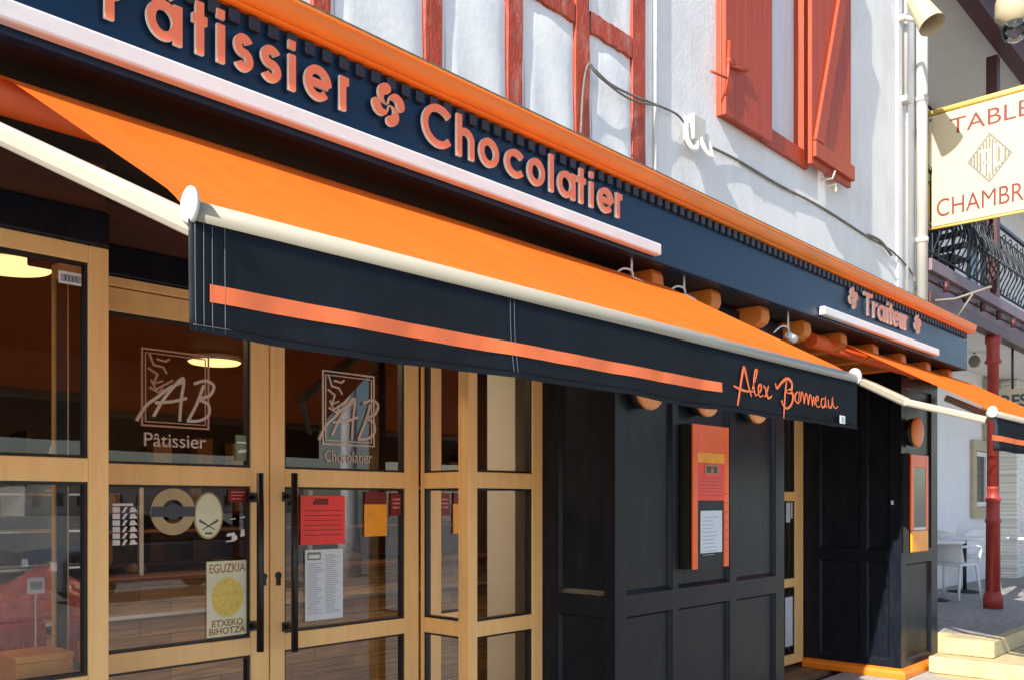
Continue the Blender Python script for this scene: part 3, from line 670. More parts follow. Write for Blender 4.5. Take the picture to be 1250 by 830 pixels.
# ------------------------------------------------------------------ door stickers and posters
YG=YD+.028
def on(px): return gx(px,YG)
def zon(px,py): return gz(px,py,YG)
def ab_logo(xl,xr,zb_,zt_,word,matl,lab,pale):
    t=empty('logo_decal',((xl+xr)/2,YG,zb_),lab,'decal'); W=xr-xl; H=zt_-zb_
    f=fy(YG-.004)
    b=MB()
    for k,(i,w) in enumerate(((0,.008),(.05,.005))):
        b.ribbon([(xl+i*W,zb_+i*H),(xr-i*W,zb_+i*H),(xr-i*W,zt_-i*H),(xl+i*W,zt_-i*H)],w,f,True,k*.0003,.002,0,0)
    b.build('logo_frame',M[matl],t,fix=False)
    b=MB(); q=lambda L:[(xl+u*W,zb_+v*H) for u,v in L]
    S=[ # A
      [(-.08,.05),(.05,.25),(.22,.38),(.40,.52),(.62,.62)],[(.16,.12),(.34,.40),(.60,.66),(.57,.35),(.55,.08)],[(.18,.30),(.45,.34),(.66,.40)],
      # B
      [(.92,.60),(.82,.35),(.68,.10)],[(.76,.60),(.95,.66),(1.08,.60),(1.02,.47),(.86,.40),(.99,.34),(1.00,.20),(.86,.11),(.66,.09)]]
    for k,L in enumerate(S):
        # smooth
        P=q(L); Q=[]
        for i in range(len(P)-1):
            p0=P[max(i-1,0)];p1=P[i];p2=P[i+1];p3=P[min(i+2,len(P)-1)]
            for s in range(6):
                u=s/6; Q.append(tuple(.5*(2*p1[c]+(p2[c]-p0[c])*u+(2*p0[c]-5*p1[c]+4*p2[c]-p3[c])*u*u+(3*p1[c]-p0[c]-3*p2[c]+p3[c])*u**3) for c in (0,1)))
        Q.append(P[-1])
        b.ribbon(Q,.013,lambda a,z,d,k=k:(a,YG-.0062-k*.0003+d,z),False,0,.001,0,0)
    b.build('monogram',M[pale],t,fix=False)
    b=MB()
    for k,L in enumerate([[(.10,.95),(.16,.80),(.30,.78),(.36,.70)],[(.08,.75),(.22,.68),(.16,.55),(.30,.60)],[(.12,.60),(.20,.48),(.34,.56),(.45,.62)],[(.20,.88),(.34,.86),(.40,.90)],[(.10,.50),(.24,.44),(.30,.50)]]):
        b.ribbon(q(L),.009,lambda a,z,d,k=k:(a,YG-.0058-k*.0003+d,z),False,0,.001,0,0)
    b.build('sketch',M[matl],t,fix=False)
    b=MB(); text_mesh(b,word,xl+.03*W,xr-.04*W,zb_-.088,zb_-.03,fy(YG-.004)); b.build('lettering',M[pale],t,fix=False)
ab_logo(on(173),on(254),zon(214,521),zon(214,430),'Pâtissier','logo_brown','brown square AB monogram logo with Pâtissier on the left door glass','logo_pale')
ab_logo(on(394),on(456),zon(425,543),zon(425,456),'Chocolatier','logo_pale','square AB monogram logo with Chocolatier on the right door glass','logo_pale')
# gold ring sticker
f=fy(YG-.004)
b=MB(); cx,cz=on(211),zon(211,624); rr=.098
b.ribbon(arc(cx,cz,rr*.78,rr*.78,0,360,32)[:-1],rr*.5,f,True,0,.001,0,0)
b.plate([(cx-rr,cz-.022),(cx+rr,cz-.022),(cx+rr,cz+.022),(cx-rr,cz+.022)],fy(YG-.0052),0,.001,1)
b.plate(arc(cx,cz,rr*.36,rr*.36,0,360,20)[:-1],fy(YG-.0056),0,.001,1)
wlab(b.build('round_sticker',[M['sticker_gold'],M['ink']],fix=False),'round gold ring sticker with a black band on the left door glass','sticker')
b=MB(); cx,cz=on(254),zon(254,629)
b.plate(arc(cx,cz,.070,.104,0,360,32)[:-1],fy(YG-.004),0,.001,2); b.plate(arc(cx,cz,.062,.096,0,360,32)[:-1],fy(YG-.0052),0,.001,0)
for (a,c) in (((-.045,-.02),(.03,-.062)),((.045,-.02),(-.03,-.062))):
    b.ribbon([(cx+a[0],cz+a[1]),(cx+(a[0]+c[0])/2,cz+(a[1]+c[1])/2),(cx+c[0],cz+c[1])],[.011,.006,.004],fy(YG-.006-(.0003 if a[0]>0 else 0)),False,0,.0005,1,1)
b.plate([(cx-.018,cz-.082),(cx+.018,cz-.082),(cx+.018,cz-.074),(cx-.018,cz-.074)],fy(YG-.0062),0,.0005,1)
wlab(b.build('oval_sticker',[M['poster_cream'],M['ink'],M['sticker_gold']],fix=False),'cream oval sticker with crossed whisks on the left door glass','sticker')
# poster
t=empty('poster',(on(276),YG,zon(276,775)),'pale poster with a yellow disc and EGUZKIA heading on the left door','poster')
x0,x1=on(251.5),on(301.5); z0,z1=zon(276,775.5),zon(276,684)
b=MB(); b.box(x0,x1,YG-.006,YG-.004,z0,z1); b.build('sheet',M['poster_cream'],t)
b=MB(); b.plate(arc((x0+x1)/2,(z0+z1)/2+.005,.078,.088,0,360,36)[:-1],fy(YG-.0068),0,.0005,0); b.build('yellow_disc',M['poster_yellow'],t,fix=False)
b=MB(); text_mesh(b,'EGUZKIA',x0+.012,x1-.012,z1-.052,z1-.012,fy(YG-.0068),bold=.01)
text_mesh(b,'ETXEKO',x0+.025,x1-.025,z0+.045,z0+.075,fy(YG-.0068),bold=.02); text_mesh(b,'BIHOTZA',x0+.012,x1-.012,z0+.010,z0+.04,fy(YG-.0068),bold=.02); b.build('lettering',M['poster_brown'],t,fix=False)
# white opening-hours vinyl at left edge
b=MB(); ya_=YG-.004
x=on(137)
for j in range(6):
    z=zon(147,625+j*8); b.plate([(x,z),(x+.03,z),(x+.03,z+.022),(x,z+.022)],fy(ya_),0,.001,0)
    b.plate([(x+.038,z),(x+.05,z+.022),(x+.062,z+.022),(x+.05,z)],fy(ya_),0,.001,0); b.plate([(x+.07,z),(x+.105,z+.002),(x+.09,z+.022),(x+.075,z+.02)],fy(ya_),0,.001,0)
b.plate([(x-.0,zon(147,617)),(x+.085,zon(147,617)),(x+.085,zon(147,614)),(x,zon(147,614))],fy(ya_),0,.001,0)
wlab(b.build('hours_decal',M['white'],fix=False),'block of small white lettering near the left edge of the left door','decal')
b=MB()
for (p,q,w,h) in ((276,652,.045,.018),(282,656,.03,.025),(293,650,.022,.035),(280,633,.03,.008),(292,631,.03,.008),(275,660,.05,.01)):
    x=on(p);z=zon(p,q); b.plate([(x,z-h/2),(x+w,z-h/2+.004),(x+w*.9,z+h/2),(x+.004,z+h/2-.004)],fy(ya_),0,.001,0)
wlab(b.build('payment_decal',M['white'],fix=False),'small broken white decal left of the left door handle','decal')
b=MB(); b.box(on(287),on(305),YG-.006,YG-.004,zon(296,562),zon(296,531)); b.plate([(on(289),zon(296,553)),(on(303),zon(296,551)),(on(301),zon(296,548)),(on(291),zon(296,549))],fy(YG-.007),0,.0005,1); b.plate([(on(288),zon(296,541)),(on(304),zon(296,541)),(on(304),zon(296,539)),(on(288),zon(296,539))],fy(YG-.007),0,.0005,1)
wlab(b.build('green_card',[M['green'],M['white']],fix=False),'small green card in the lower right corner of the left door upper glass','card')
b=MB(); b.box(on(278),on(300),YG-.006,YG-.004,zon(290,612),zon(290,595)); [b.box(on(281),on(298-2*k),YG-.0075,YG-.0065,zon(290,601+4*k),zon(290,599.5+4*k),1) for k in range(3)]
wlab(b.build('dark_red_card',[M['sign_red'],M['pink']],fix=False),'small dark red card at the top right of the left door middle glass','card')
# right leaf: red board, menu
t=empty('red_notice',(on(392),YG,zon(392,664)),'red notice board with a cut-out handle on the right door','notice')
x0,x1=on(366),on(420); z0,z1=zon(393,664),zon(393,604.5)
b=MB(); b.box(x0,x1,YG-.008,YG-.004,z0,z1); b.build('sheet',M['menu_red'],t,bevel=.001)
b=MB(); b.plate([(x0+.07,z1-.045),(x0+.16,z1-.045),(x0+.16,z1-.015),(x0+.085,z1-.015),(x0+.07,z1-.03)],fy(YG-.0088),0,.0005,0)
for k in range(6): b.plate([(x0+.02,z1-.075-k*.024),(x1-.02,z1-.075-k*.024),(x1-.02,z1-.0715-k*.024),(x0+.02,z1-.0715-k*.024)],fy(YG-.0088),0,.0005,0)
b.build('printing',M['sign_red'],t,fix=False)
t=empty('menu_sheet',(on(394),YG,zon(394,757)),'white printed menu sheet below the red notice on the right door','menu')
x0,x1=on(371.5),on(417.5); z0,z1=zon(394,755.5),zon(394,670)
b=MB(); b.box(x0,x1,YG-.008,YG-.004,z0,z1); b.build('sheet',M['paper'],t,bevel=.001)
b=MB(); W=x1-x0
for k in range(30):
    z=z1-.03-k*.0098
    for c0 in (.06,.52):
        if c0<.3 and k<4: continue
        l=random.uniform(.20,.42); b.plate([(x0+c0*W,z),(x0+(c0+l)*W,z),(x0+(c0+l)*W,z+.0035),(x0+c0*W,z+.0035)],fy(YG-.0087),0,.0005,0)
b.build('printing',M['ink_soft'],t,fix=False)
b=MB(); b.box(x0+.012,x0+.09,YG-.0088,YG-.0081,z1-.05,z1-.012,0); b.box(x0+.02,x0+.082,YG-.0094,YG-.0088,z1-.042,z1-.024,1); b.build('heading_box',[M['green'],M['label']],t)
t=empty('amber_notice',(on(457),YG,zon(457,660)),'amber card with a red heading near the right edge of the right door','notice')
b=MB(); b.box(on(444),on(471),YG-.008,YG-.004,zon(457,654),zon(457,615)); b.build('sheet',M['menu_amber'],t)
b=MB(); b.box(on(444.5),on(470.5),YG-.0082,YG-.0041,zon(457,614.5),zon(457,600)); b.build('heading',M['sign_red'],t)
b=MB(); b.box(on(476),on(489),YG-.008,YG-.004,zon(482,629),zon(482,601))
for k in range(3): b.plate([(on(478),zon(482,608+5*k)),(on(487),zon(482,608+5*k)),(on(487),zon(482,610+5*k)),(on(478),zon(482,610+5*k))],fy(YG-.009),0,.0005,1)
wlab(b.build('dark_red_card',[M['sign_red'],M['pink']],fix=False),'small dark red card by the right stile of the right door','card')
# papers in far door
b=MB(); b.box(gx(959,YG),gx(964,YG),YG-.006,YG-.004,gz(962,637,YG),gz(962,613,YG)); wlab(b.build('blue_paper',M['label']),'narrow pale blue paper high on the far shop door','paper')
b=MB(); b.box(gx(965,YG),gx(971,YG),YG-.006,YG-.004,gz(968,632,YG),gz(968,613,YG),0)
for k in range(5): b.box(gx(966,YG),gx(970,YG),YG-.0075,YG-.0065,gz(968,630-3.4*k,YG),gz(968,628.5-3.4*k,YG),1)
wlab(b.build('white_card',[M['white'],M['ink']]),'white card with dark print high on the far shop door','card')
b=MB(); b.box(gx(958,YG),gx(968,YG),YG-.006,YG-.004,gz(963,788,YG),gz(963,728,YG)); wlab(b.build('blue_paper',M['label']),'tall pale blue paper low on the far shop door','paper')

# ------------------------------------------------------------------ copper discs and menu boxes on the pillars
def disc(px,py,lab):
    Y=2.72; x=gx(px,Y); z=gz(px,py,Y)
    t=empty('wall_disc',(x,YP,z),lab,'disc','round copper discs on the pillars')
    b=MB(); b.lathe([(.0,Y),(.115,Y),(.128,Y+.008),(.13,Y+.02),(.13,Y+.03)],(x,0,z),36,axis='y'); b.build('copper_face',M['copper'],t)
    b=MB(); b.lathe([(.122,Y+.031),(.122,YP-.005),(.10,YP+.03)],(x,0,z),32,axis='y'); b.build('backing',M['rubber'],t)
disc(1122.5,527,'copper disc above the narrow menu box on the far pillar')
disc(797,470,'leftmost copper disc on the near pillar, below the valance stripe'); disc(867,481,'middle copper disc above the big menu box on the near pillar'); disc(928,491.5,'rightmost copper disc on the near pillar, right of the big menu box')

def menu1():
    Y=2.735; x0,x1=gx(846,Y),gx(890,Y); z1=1.972; z0=1.135; W=x1-x0
    t=empty('menu_holder',((x0+x1)/2,YP,z0),'tall orange acrylic menu holder with red sheet on the near pillar','menu holder')
    b=MB(); w=.055
    b.box(x0,x0+w,Y,Y+.012,z0,z1); b.box(x1-w,x1,Y,Y+.012,z0+.0,z1); b.box(x0+w,x1-w,Y+.0005,Y+.0115,z1-.16,z1)
    b.build('frame',M['menu_orange'],t,bevel=.003)
    b=MB(); b.box(x0-.01,x1-.005,Y+.02,YP+.02,z0+.0,z1); b.build('back_box',M['rubber'],t)
    b=MB(); b.box(x0+w,x1-w,Y+.001,Y+.011,z1-.22,z1-.161); b.build('amber_band',M['menu_amber'],t)
    b=MB(); b.box(x0+w,x1-w,Y+.001,Y+.011,z1-.44,z1-.221); b.build('red_sheet',M['menu_red'],t)
    b=MB(); xm=(x0+x1)/2; b.box(xm-.075,xm+.075,Y-.003,Y+.0009,z1-.285,z1-.232,0); b.box(xm-.06,xm+.06,Y-.004,Y-.0031,z1-.278,z1-.240,1); b.lathe([(0,-.002),(.018,-.001),(.018,0)],(xm,Y-.004,z1-.262),12,axis='y',mi=0)
    b.build('picture',[M['pastry'],M['ink']],t)
    b=MB()
    for k in range(6): b.box(x1-.045,x1-.012,Y-.0012,Y-.0003,z1-.40-k*.055,z1-.397-k*.055); b.box(x0+.07,x1-.08,Y-.0005,Y+.0005,z1-.31-k*.02,z1-.308-k*.02)
    b.build('printing',M['sign_red'],t)
    b=MB(); b.box(x0+.06,x1-.06,Y+.006,Y+.018,z0+.0,z1-.441); b.build('panel',M['black'],t)
    b=MB(); b.box(x0+.085,x1-.085,Y-.001,Y+.0055,z0+.09,z1-.50); b.build('menu_paper',M['paper'],t)
    b=MB()
    for k in range(11): z=z1-.54-k*.022; b.box(x0+.105,x0+.105+random.uniform(.10,.19),Y-.0022,Y-.0012,z,z+.004)
    b.build('print_lines',M['ink_soft'],t)
menu1()
def menu2():
    Y=2.735; x0,x1=gx(1112.5,Y),gx(1133.5,Y); z1=1.935; z0=1.085
    t=empty('menu_holder',((x0+x1)/2,YP,z0),'narrow orange menu holder with a dark screen on the far pillar','menu holder')
    b=MB(); w=.07
    b.box(x0,x0+w,Y,Y+.015,z0+.19,z1); b.box(x1-w,x1,Y,Y+.015,z0+.19,z1); b.box(x0+w,x1-w,Y+.0005,Y+.0145,z1-.11,z1); b.build('frame',M['menu_orange'],t,bevel=.004)
    b=MB(); b.box(x0-.005,x1-.02,Y+.02,YP+.02,z0,z1+.01); b.build('back_box',M['rubber'],t)
    b=MB(); b.box(x0+w,x1-w,Y+.003,Y+.012,z0+.191,z1-.112); b.build('screen',M['screen'],t)
    b=MB(); b.box(x0+.01,x1-.01,Y-.004,Y+.015,z0,z0+.188); b.build('amber_foot',M['menu_amber'],t,bevel=.01)
    b=MB(); b.box(x0+w,x1-w,Y+.0,Y+.014,z0+.192,z0+.215); b.build('sill',M['label'],t)
menu2()
b=MB(); b.box(P2a-.008,P2a+.001,2.865,2.885,1.50,1.535); wlab(b.build('door_bell',M['label'],bevel=.002),'small pale bell push on the dark side of the far pillar','bell')

# ------------------------------------------------------------------ awnings
YBAR=1.65; ZBAR=2.086
def smooth_path(P,n=8):
    Q=[]
    for i in range(len(P)-1):
        p0=P[max(i-1,0)];p1=P[i];p2=P[i+1];p3=P[min(i+2,len(P)-1)]
        for s in range(n):
            u=s/n; Q.append(tuple(.5*(2*p1[c]+(p2[c]-p0[c])*u+(2*p0[c]-5*p1[c]+4*p2[c]-p3[c])*u*u+(3*p1[c]-p0[c]-3*p2[c]+p3[c])*u**3) for c in range(len(p1))))
    Q.append(tuple(P[-1])); return Q
def awning(xa,xb,lab,stripe,seams,text=None,armpts=None,lbl=None,seed=1):
    rnd=random.Random(seed)
    t=empty('awning',((xa+xb)/2,2.7,2.65),lab,'awning')
    # fabric
    b=MB(); nx=260; ny=40; vs=[];fs=[]
    for j in range(ny+1):
        v=j/ny; y=YBAR+.012+(2.705-YBAR-.012)*v
        zl=ZBAR+.028+(2.700-ZBAR-.028)*v
        for i in range(nx+1):
            x=xa+(xb-xa)*i/nx; e=min(x-xa,xb-x)
            ef=1-math.exp(-e/.25)
            z=zl-.022*math.sin(math.pi*v)*ef-.0025*math.sin(x*6+3*v)*math.sin(math.pi*v)*ef
            z-=.02*(max(0,v-.93)/.07)**2
            z-=.010*(max(0,.07-v)/.07)**2
            z+=.0022*math.sin(38*x+2*math.sin(5*x))*math.exp(-v*9)*ef+.003*math.sin(13*x+9*v)*math.exp(-v*5)*ef
            vs.append((x,y,z))
    for j in range(ny):
        for i in range(nx): q=j*(nx+1)+i; fs.append((q,q+1,q+nx+2,q+nx+1))
    b.mesh(vs,fs,0,True); fb=b.build('fabric',M['fabric'],t)
    b=MB()
    for s in seams:
        for dx in (-.006,.006): b.tube([(s+dx,YBAR+.02+.1*k,ZBAR+.036+.562*(.1*k)+.0-.022*math.sin(math.pi*k*.1/1.05)) for k in range(0,10)],.0012,4)
    # roller
    b=MB(); b.tube([(xa-(.22 if seed==3 else .01),2.745,2.652),(xb+.01,2.745,2.652)],.052,24); b.build('roller',M['fabric_roll_shaded'],t)
    # bar
    prof=[(YBAR+.028*math.cos(a)+.004*math.sin(a),ZBAR+.026*math.sin(a)) for a in [2*math.pi*k/24 for k in range(24)]]
    b=MB(); b.prism_x(prof,xa+.010,xb-.006,0,True); b.build('front_bar',M['bar'],t)
    for s,x in ((-1,xa+.012),(1,xb-.006)):
        b=MB(); n=24; R1=[(x,YBAR-.010+.031*math.cos(2*math.pi*k/n),ZBAR+.010+.037*math.sin(2*math.pi*k/n)) for k in range(n)]
        R2=[(x+s*.007,p[1],p[2]) for p in R1]; R3=[(x+s*.011,YBAR-.013+(p[1]-YBAR+.013)*.82,ZBAR+.012+(p[2]-ZBAR-.012)*.82) for p in R1]
        vs=R1+R2+R3; b.mesh(vs,[(i,(i+1)%n,n+(i+1)%n,n+i) for i in range(n)]+[(n+i,n+(i+1)%n,2*n+(i+1)%n,2*n+i) for i in range(n)],0,True)
        b.mesh(R3,[tuple(range(n))]); b.mesh(R1,[tuple(range(n))]); b.build('end_cap',M['cap'],t)
    # valance
    yv=YBAR-.020; ztop=ZBAR-.018; zbot=1.852
    def vy(x,z):
        k=(ztop-z)/(ztop-zbot)
        return yv+k*k*(.009*math.sin(5.1*x+seed)+.007*math.sin(11.3*x+2*seed+1.2*k)+.004*math.sin(23*x+2*k)+.0015*math.sin(47*x-3*k)) 
    def vb(x): return .004*math.sin(3.3*x+seed)+.002*math.sin(9*x)
    nx=160; nz=8; vs=[];fs=[]; b=MB()
    for j in range(nz+1):
        for i in range(nx+1):
            x=xa+(xb-xa)*i/nx; z=ztop+(zbot-ztop+vb(x))*j/nz; vs.append((x,vy(x,z),z))
    for j in range(nz):
        for i in range(nx): q=j*(nx+1)+i; fs.append((q,q+1,q+nx+2,q+nx+1))
    b.mesh(vs,fs,0,True); va=b.build('valance',M['valance'],t); md=va.modifiers.new('s','SOLIDIFY'); md.thickness=.0012; md.offset=1
    # hem
    b=MB(); n=160
    for (za,zc) in ((zbot+.013,zbot-.001),):
        L=[];Bt=[]
        for i in range(n+1):
            x=xa+.003+(xb-xa-.006)*i/n; L.append((x,vy(x,zbot)-.0030,za+vb(x))); Bt.append((x,vy(x,zbot)-.0022,zc+vb(x)))
        for i in range(n): b.face([L[i],L[i+1],Bt[i+1],Bt[i]],0,True)
    b.build('hem',M['valance'],va)
    # stitched side band
    b=MB()
    for dx in (.012,.030,.048,.075):
        b.tube([(xa+dx,vy(xa+dx,z)-.0025,z) for z in [ztop-.005-(ztop-zbot-.008)*k/8 for k in range(9)]],.0009,4)
    b.tube([(xa+.005+.01*k,vy(xa,zbot)-.0036,zbot+.012+vb(xa)) for k in range(9)],.0009,4)
    for s in seams:
        for dx in (-.008,.008): b.tube([(s+dx,vy(s,z)-.0022,z) for z in [ztop-.003-(ztop-zbot-.006)*k/8 for k in range(9)]],.0008,4)
    b.build('stitching',M['thread'],va)
    # stripe
    if stripe:
        s0,s1=stripe; b=MB(); n=120; z1,z0=1.9475,1.9125
        for i in range(n):
            xx0=s0+(s1-s0)*i/n; xx1=s0+(s1-s0)*(i+1)/n
            b.face([(xx0,vy(xx0,z1)-.0032,z1),(xx1,vy(xx1,z1)-.0032,z1),(xx1,vy(xx1,z0)-.0032,z0),(xx0,vy(xx0,z0)-.0032,z0)],0,True)
        b.build('stripe',M['stripe'],va)
    if lbl:
        b=MB(); x,z=lbl; b.box(x,x+.055,yv-.012,yv-.0105,z,z+.035); b.box(x+.015,x+.04,yv-.0125,yv-.012,z+.006,z+.028,1); b.build('label',[M['paper'],M['ink_soft']],va)
    if text:
        b=MB(); k=0
        for L,w in text:
            P=smooth_path(L,6)
            ws=[w*(.55+.45*math.sin(math.pi*min(1,(i+1)/(len(P)*.9)))) for i in range(len(P))]
            yy=yv-.0085-.0003*k
            b.ribbon(P,ws,lambda a,z,d,yy=yy:(a,yy+d,z),False,0,.0008,0,0); k+=1
        b.build('script_lettering',M['stripe'],va,fix=False)
    # folding arms
    for ap in armpts:
        b=MB()
        for p,q,w in zip(ap[:-1],ap[1:],(.024,.030)):
            p=Vector(p);q=Vector(q); d=(q-p).normalized(); s=d.cross(Vector((0,0,1))).normalized(); u=s.cross(d).normalized()
            pr=[(-.6,-1),(.6,-1),(1,-.5),(1,.5),(.6,1),(-.6,1),(-1,.5),(-1,-.5)]
            vs=[p+s*a*w*.8+u*c*w for a,c in pr]+[q+s*a*w*.8+u*c*w for a,c in pr]
            b.mesh(vs,[(i,(i+1)%8,8+(i+1)%8,8+i) for i in range(8)]+[tuple(reversed(range(8))),tuple(range(8,16))])
        e=Vector(ap[1]); b.lathe([(0,-.027),(.02,-.027),(.024,-.02),(.024,.02),(.02,.027),(0,.027)],tuple(e),16)
        b.build('folding_arm',M['arm'],t,bevel=.003)
    return t
# script "Alex Bonneau", laid out from the drawn strokes
YV=YBAR-.03
def sp(L): # crop pixels (880..1050 x 430..530 enlarged 7.353) to sheet coordinates
    return [(gx(880+a/7.353,YV),gz(880+a/7.353,430+c/7.353,YV)) for a,c in L]
TX=[([(155,475),(170,380),(190,240),(212,135),(235,220),(255,310),(280,395)],.013),([(120,300),(170,325),(230,345),(300,350)],.010),
 ([(285,330),(310,250),(330,165),(312,165),(300,250),(302,330),(315,385),(335,370)],.009),([(340,370),(365,330),(362,290),(342,300),(340,350),(352,395),(385,385)],.009),
 ([(385,300),(405,330),(415,380),(430,410),(460,390)],.011),([(430,300),(415,350),(395,400)],.007),
 ([(490,275),(505,320),(545,270),(595,235),(635,270),(635,330),(595,350),(645,370),(640,450),(600,500),(565,480),(545,430)],.014),([(590,260),(575,400),(565,590)],.010),
 ([(690,350),(668,380),(668,430),(690,455),(705,440)],.009),([(705,350),(695,440)],.004),([(712,440),(722,360),(735,380),(745,460)],.008),([(745,460),(758,375),(772,390),(782,470)],.008),([(782,470),(795,385),(808,400),(818,480)],.008),([(818,480),(830,400),(838,470)],.006),
 ([(845,440),(868,425),(866,395),(850,405),(848,460),(865,490),(885,480)],.008),([(925,415),(900,420),(898,480),(918,490),(930,470),(935,410),(938,480),(952,492)],.009),([(958,420),(962,480),(980,495),(992,470),(998,415),(1002,470),(1020,500),(1045,485)],.009)]
text=[(sp(L),w*1.0) for L,w in TX]
XA1,XB1=gx(229.5,YBAR-.018),gx(1041,YBAR)
awning(XA1,XB1,'open orange awning with black valance above the glass doors',(gx(258,YV),gx(883,YV)),[gx(628,YV)],text,
       [[(XA1+.045,1.66,2.062),(.645,2.36,2.425),(.50,2.74,2.60)],[(XB1-.12,1.68,2.05),(XB1-.55,2.2,2.22),(XB1-.3,2.70,2.60)]],(gx(1025,YV),gz(1030,517,YV)),1)
XA2=gx(1209,YBAR)
awning(XA2,9.3,'open orange awning above the far end pillar',(gx(1213,YV),9.1),[],None,
       [[(XA2+.03,1.68,2.045),(6.36,2.2,2.205),(6.64,2.72,2.47)],[(9.2,1.68,2.05),(8.9,2.2,2.22),(9.0,2.75,2.5)]],None,3)
awning(-4.2,.55-.62,'open orange awning left of the one over the doors',(-4.0,-.3),[-2.1],None,
       [[(-.2,1.68,2.05),(-.35,2.2,2.3),(-.5,2.74,2.6)],[(-4.1,1.68,2.05),(-4.0,2.2,2.3),(-3.9,2.74,2.6)]],None,5)
# white spot lamps by the awning edge
for px,py,lab in ((771,336,'white spot lamp under the fascia by the first corbel'),(835,357,'white spot lamp under the fascia by the second corbel'),(962,404,'white spot lamp under the fascia above the awning corner')):
    Y=2.62; x=gx(px,Y); z=gz(px,py,Y)
    t=empty('spot_lamp',(x,Y,2.74),lab,'lamp','white spot lamps under the fascia')
    b=MB(); b.tube(smooth_path([(x-.10,Y+.05,z-.02),(x-.05,Y+.02,z+.025),(x,Y,z+.02),(x+.01,Y,z-.02)],5),.006,8); b.tube([(x,Y,2.741),(x,Y,z+.01)],.006,8); b.build('bracket',M['cap'],t)
    b=MB(); b.tube([(x-.01,Y,z-.025),(x+.055,Y-.02,z-.05)],.022,14,r1=.027); b.build('lamp_head',M['cap'],t)

# ------------------------------------------------------------------ cable and junction box, downpipe
def P(px,py,Y): return (gx(px,Y),Y,gz(px,py,Y))
Y_=3.005
b=MB(); b.tube(smooth_path([P(709,165,Y_),P(712,110,Y_),P(718,80,Y_-.03),P(726,86,Y_-.03),P(745,103,Y_-.02),P(770,116,Y_-.01),P(800,128,Y_),P(826,140,Y_),P(838,155,Y_)],6),.007,8)
b.tube(smooth_path([P(718,78,Y_-.035),P(735,97,Y_-.05),P(770,122,Y_-.02),P(806,130,Y_)],6),.006,8)
b.tube(smooth_path([P(868,180,Y_+.01),P(900,196,3.025),P(950,226,3.025),P(1000,252,3.03),P(1060,290,3.03),P(1090,308,3.02),P(1112,332,3.02),P(1117,345,3.0)],6),.009,8)
b.tube(smooth_path([P(1060,287,3.02),P(1075,295,3.01),P(1088,312,3.0)],6),.012,8)
tag(b.build('wall_cable',M['cable']),'old grey cable drooping along the white wall above the cornice','cable')
t=empty('junction_box',P(847,165,3.0),'white junction box with looping tubes below the shutter','junction box')
x,_,z=P(846,158,2.98)
b=MB(); b.box(x-.02,x+.12,2.96,3.039,z-.07,z+.09); b.build('box',M['pipe'],t,bevel=.006)
b=MB(); b.tube(smooth_path([(x-.05,3.0,z+.05),(x-.07,2.98,z-.08),(x-.02,2.96,z-.14),(x+.03,2.97,z-.10),(x+.03,2.98,z-.03)],6),.016,10)
b.tube(smooth_path([(x+.07,2.97,z-.04),(x+.08,2.95,z-.10),(x+.15,2.94,z-.15),(x+.20,2.97,z-.09),(x+.17,2.99,z+.02)],6),.014,10); b.build('tube_loop',M['white_trim'],t)
t=empty('downpipe',(gx(1125,2.975),2.975,3.2),'white downpipe running down the far corner of the building','pipe')
b=MB(); xd=gx(1125.5,2.975); b.tube([(xd,2.975,3.21),(xd,2.975,8.4)],.052,18); b.build('pipe',M['pipe'],t)
b=MB()
for z in (4.0,5.35,6.7): b.tube([(xd,2.975,z),(xd,2.975,z+.05)],.058,18)
b.build('pipe_collar',M['pipe'],t)
b=MB(); x=gx(1106,3.0); b.tube([(x,3.0,5.28),(x,3.0,8.2)],.02,10); b.tube([(x+.06,3.01,3.2),(x+.06,3.01,8.2)],.012,8); b.box(x-.06,x+.06,2.97,3.03,5.24,5.29)
tag(b.build('thin_conduit',M['pipe']),'thin white conduit beside the downpipe at the building corner','pipe')

# ------------------------------------------------------------------ floodlight
t=empty('floodlight',(8.6,2.8,5.9),'cream cylindrical floodlight at the building corner above the sign','floodlight')
a=Vector(P(1117,0,2.78)); c=Vector(P(1138,31,2.62))
b=MB(); b.tube([a,a.lerp(c,.4),c],[.075,.09,.112],24,caps=False); b.tube([c,a.lerp(c,.7)],[.108,.095],24,caps=False); b.tube([a.lerp(c,.02),a],[.075,.03],24); b.build('housing',M['cream'],t)
b=MB(); q=Vector(P(1104,22,2.98)); b.tube([q,(q.x+.05,2.9,q.z-.03),a.lerp(c,.25)],.022,10); b.tube([(q.x,3.04,q.z),(q.x,2.96,q.z)],.035,10); b.build('bracket',M['pipe'],t)

# ------------------------------------------------------------------ hanging hotel sign
XS=9.22
def dS(px):  # distance plane where column px meets X=XS
    u=(px-HX)/F; return XS*(CS-u*SN)/(SN+u*CS)
sg=empty('hanging_sign',(XS,2.9,4.2),'cream hanging sign reading TABLES and CHAMBRES with a grey diamond emblem','sign')
d0,d1_=dS(1137),1.90; zb_,zt_=4.19,5.27
b=MB(); b.box(XS,XS+.04,d1_,d0,zb_,zt_); b.build('board',M['cream'],sg,bevel=.006)
b=MB(); b.tube([(XS+.02,dS(1131),zt_+.035),(XS+.02,d1_-.05,zt_+.035)],.028,14); b.build('top_tube',M['yellow_pipe'],sg)
b=MB(); b.tube([(XS+.02,dS(1133),zb_-.012),(XS+.02,d1_,zb_-.012)],.014,10)
b.tube([(XS+.02,d0+.03,zb_-.02),(XS+.02,d0+.03,zt_+.02)],.008,8); b.build('edge_tube',M['yellow_pipe'],sg)
fs2=lambda a,z,d:(XS-.0015+d,-a,z)     # a = -Y so that the words read towards the street
def dk(px): return -dS(px)
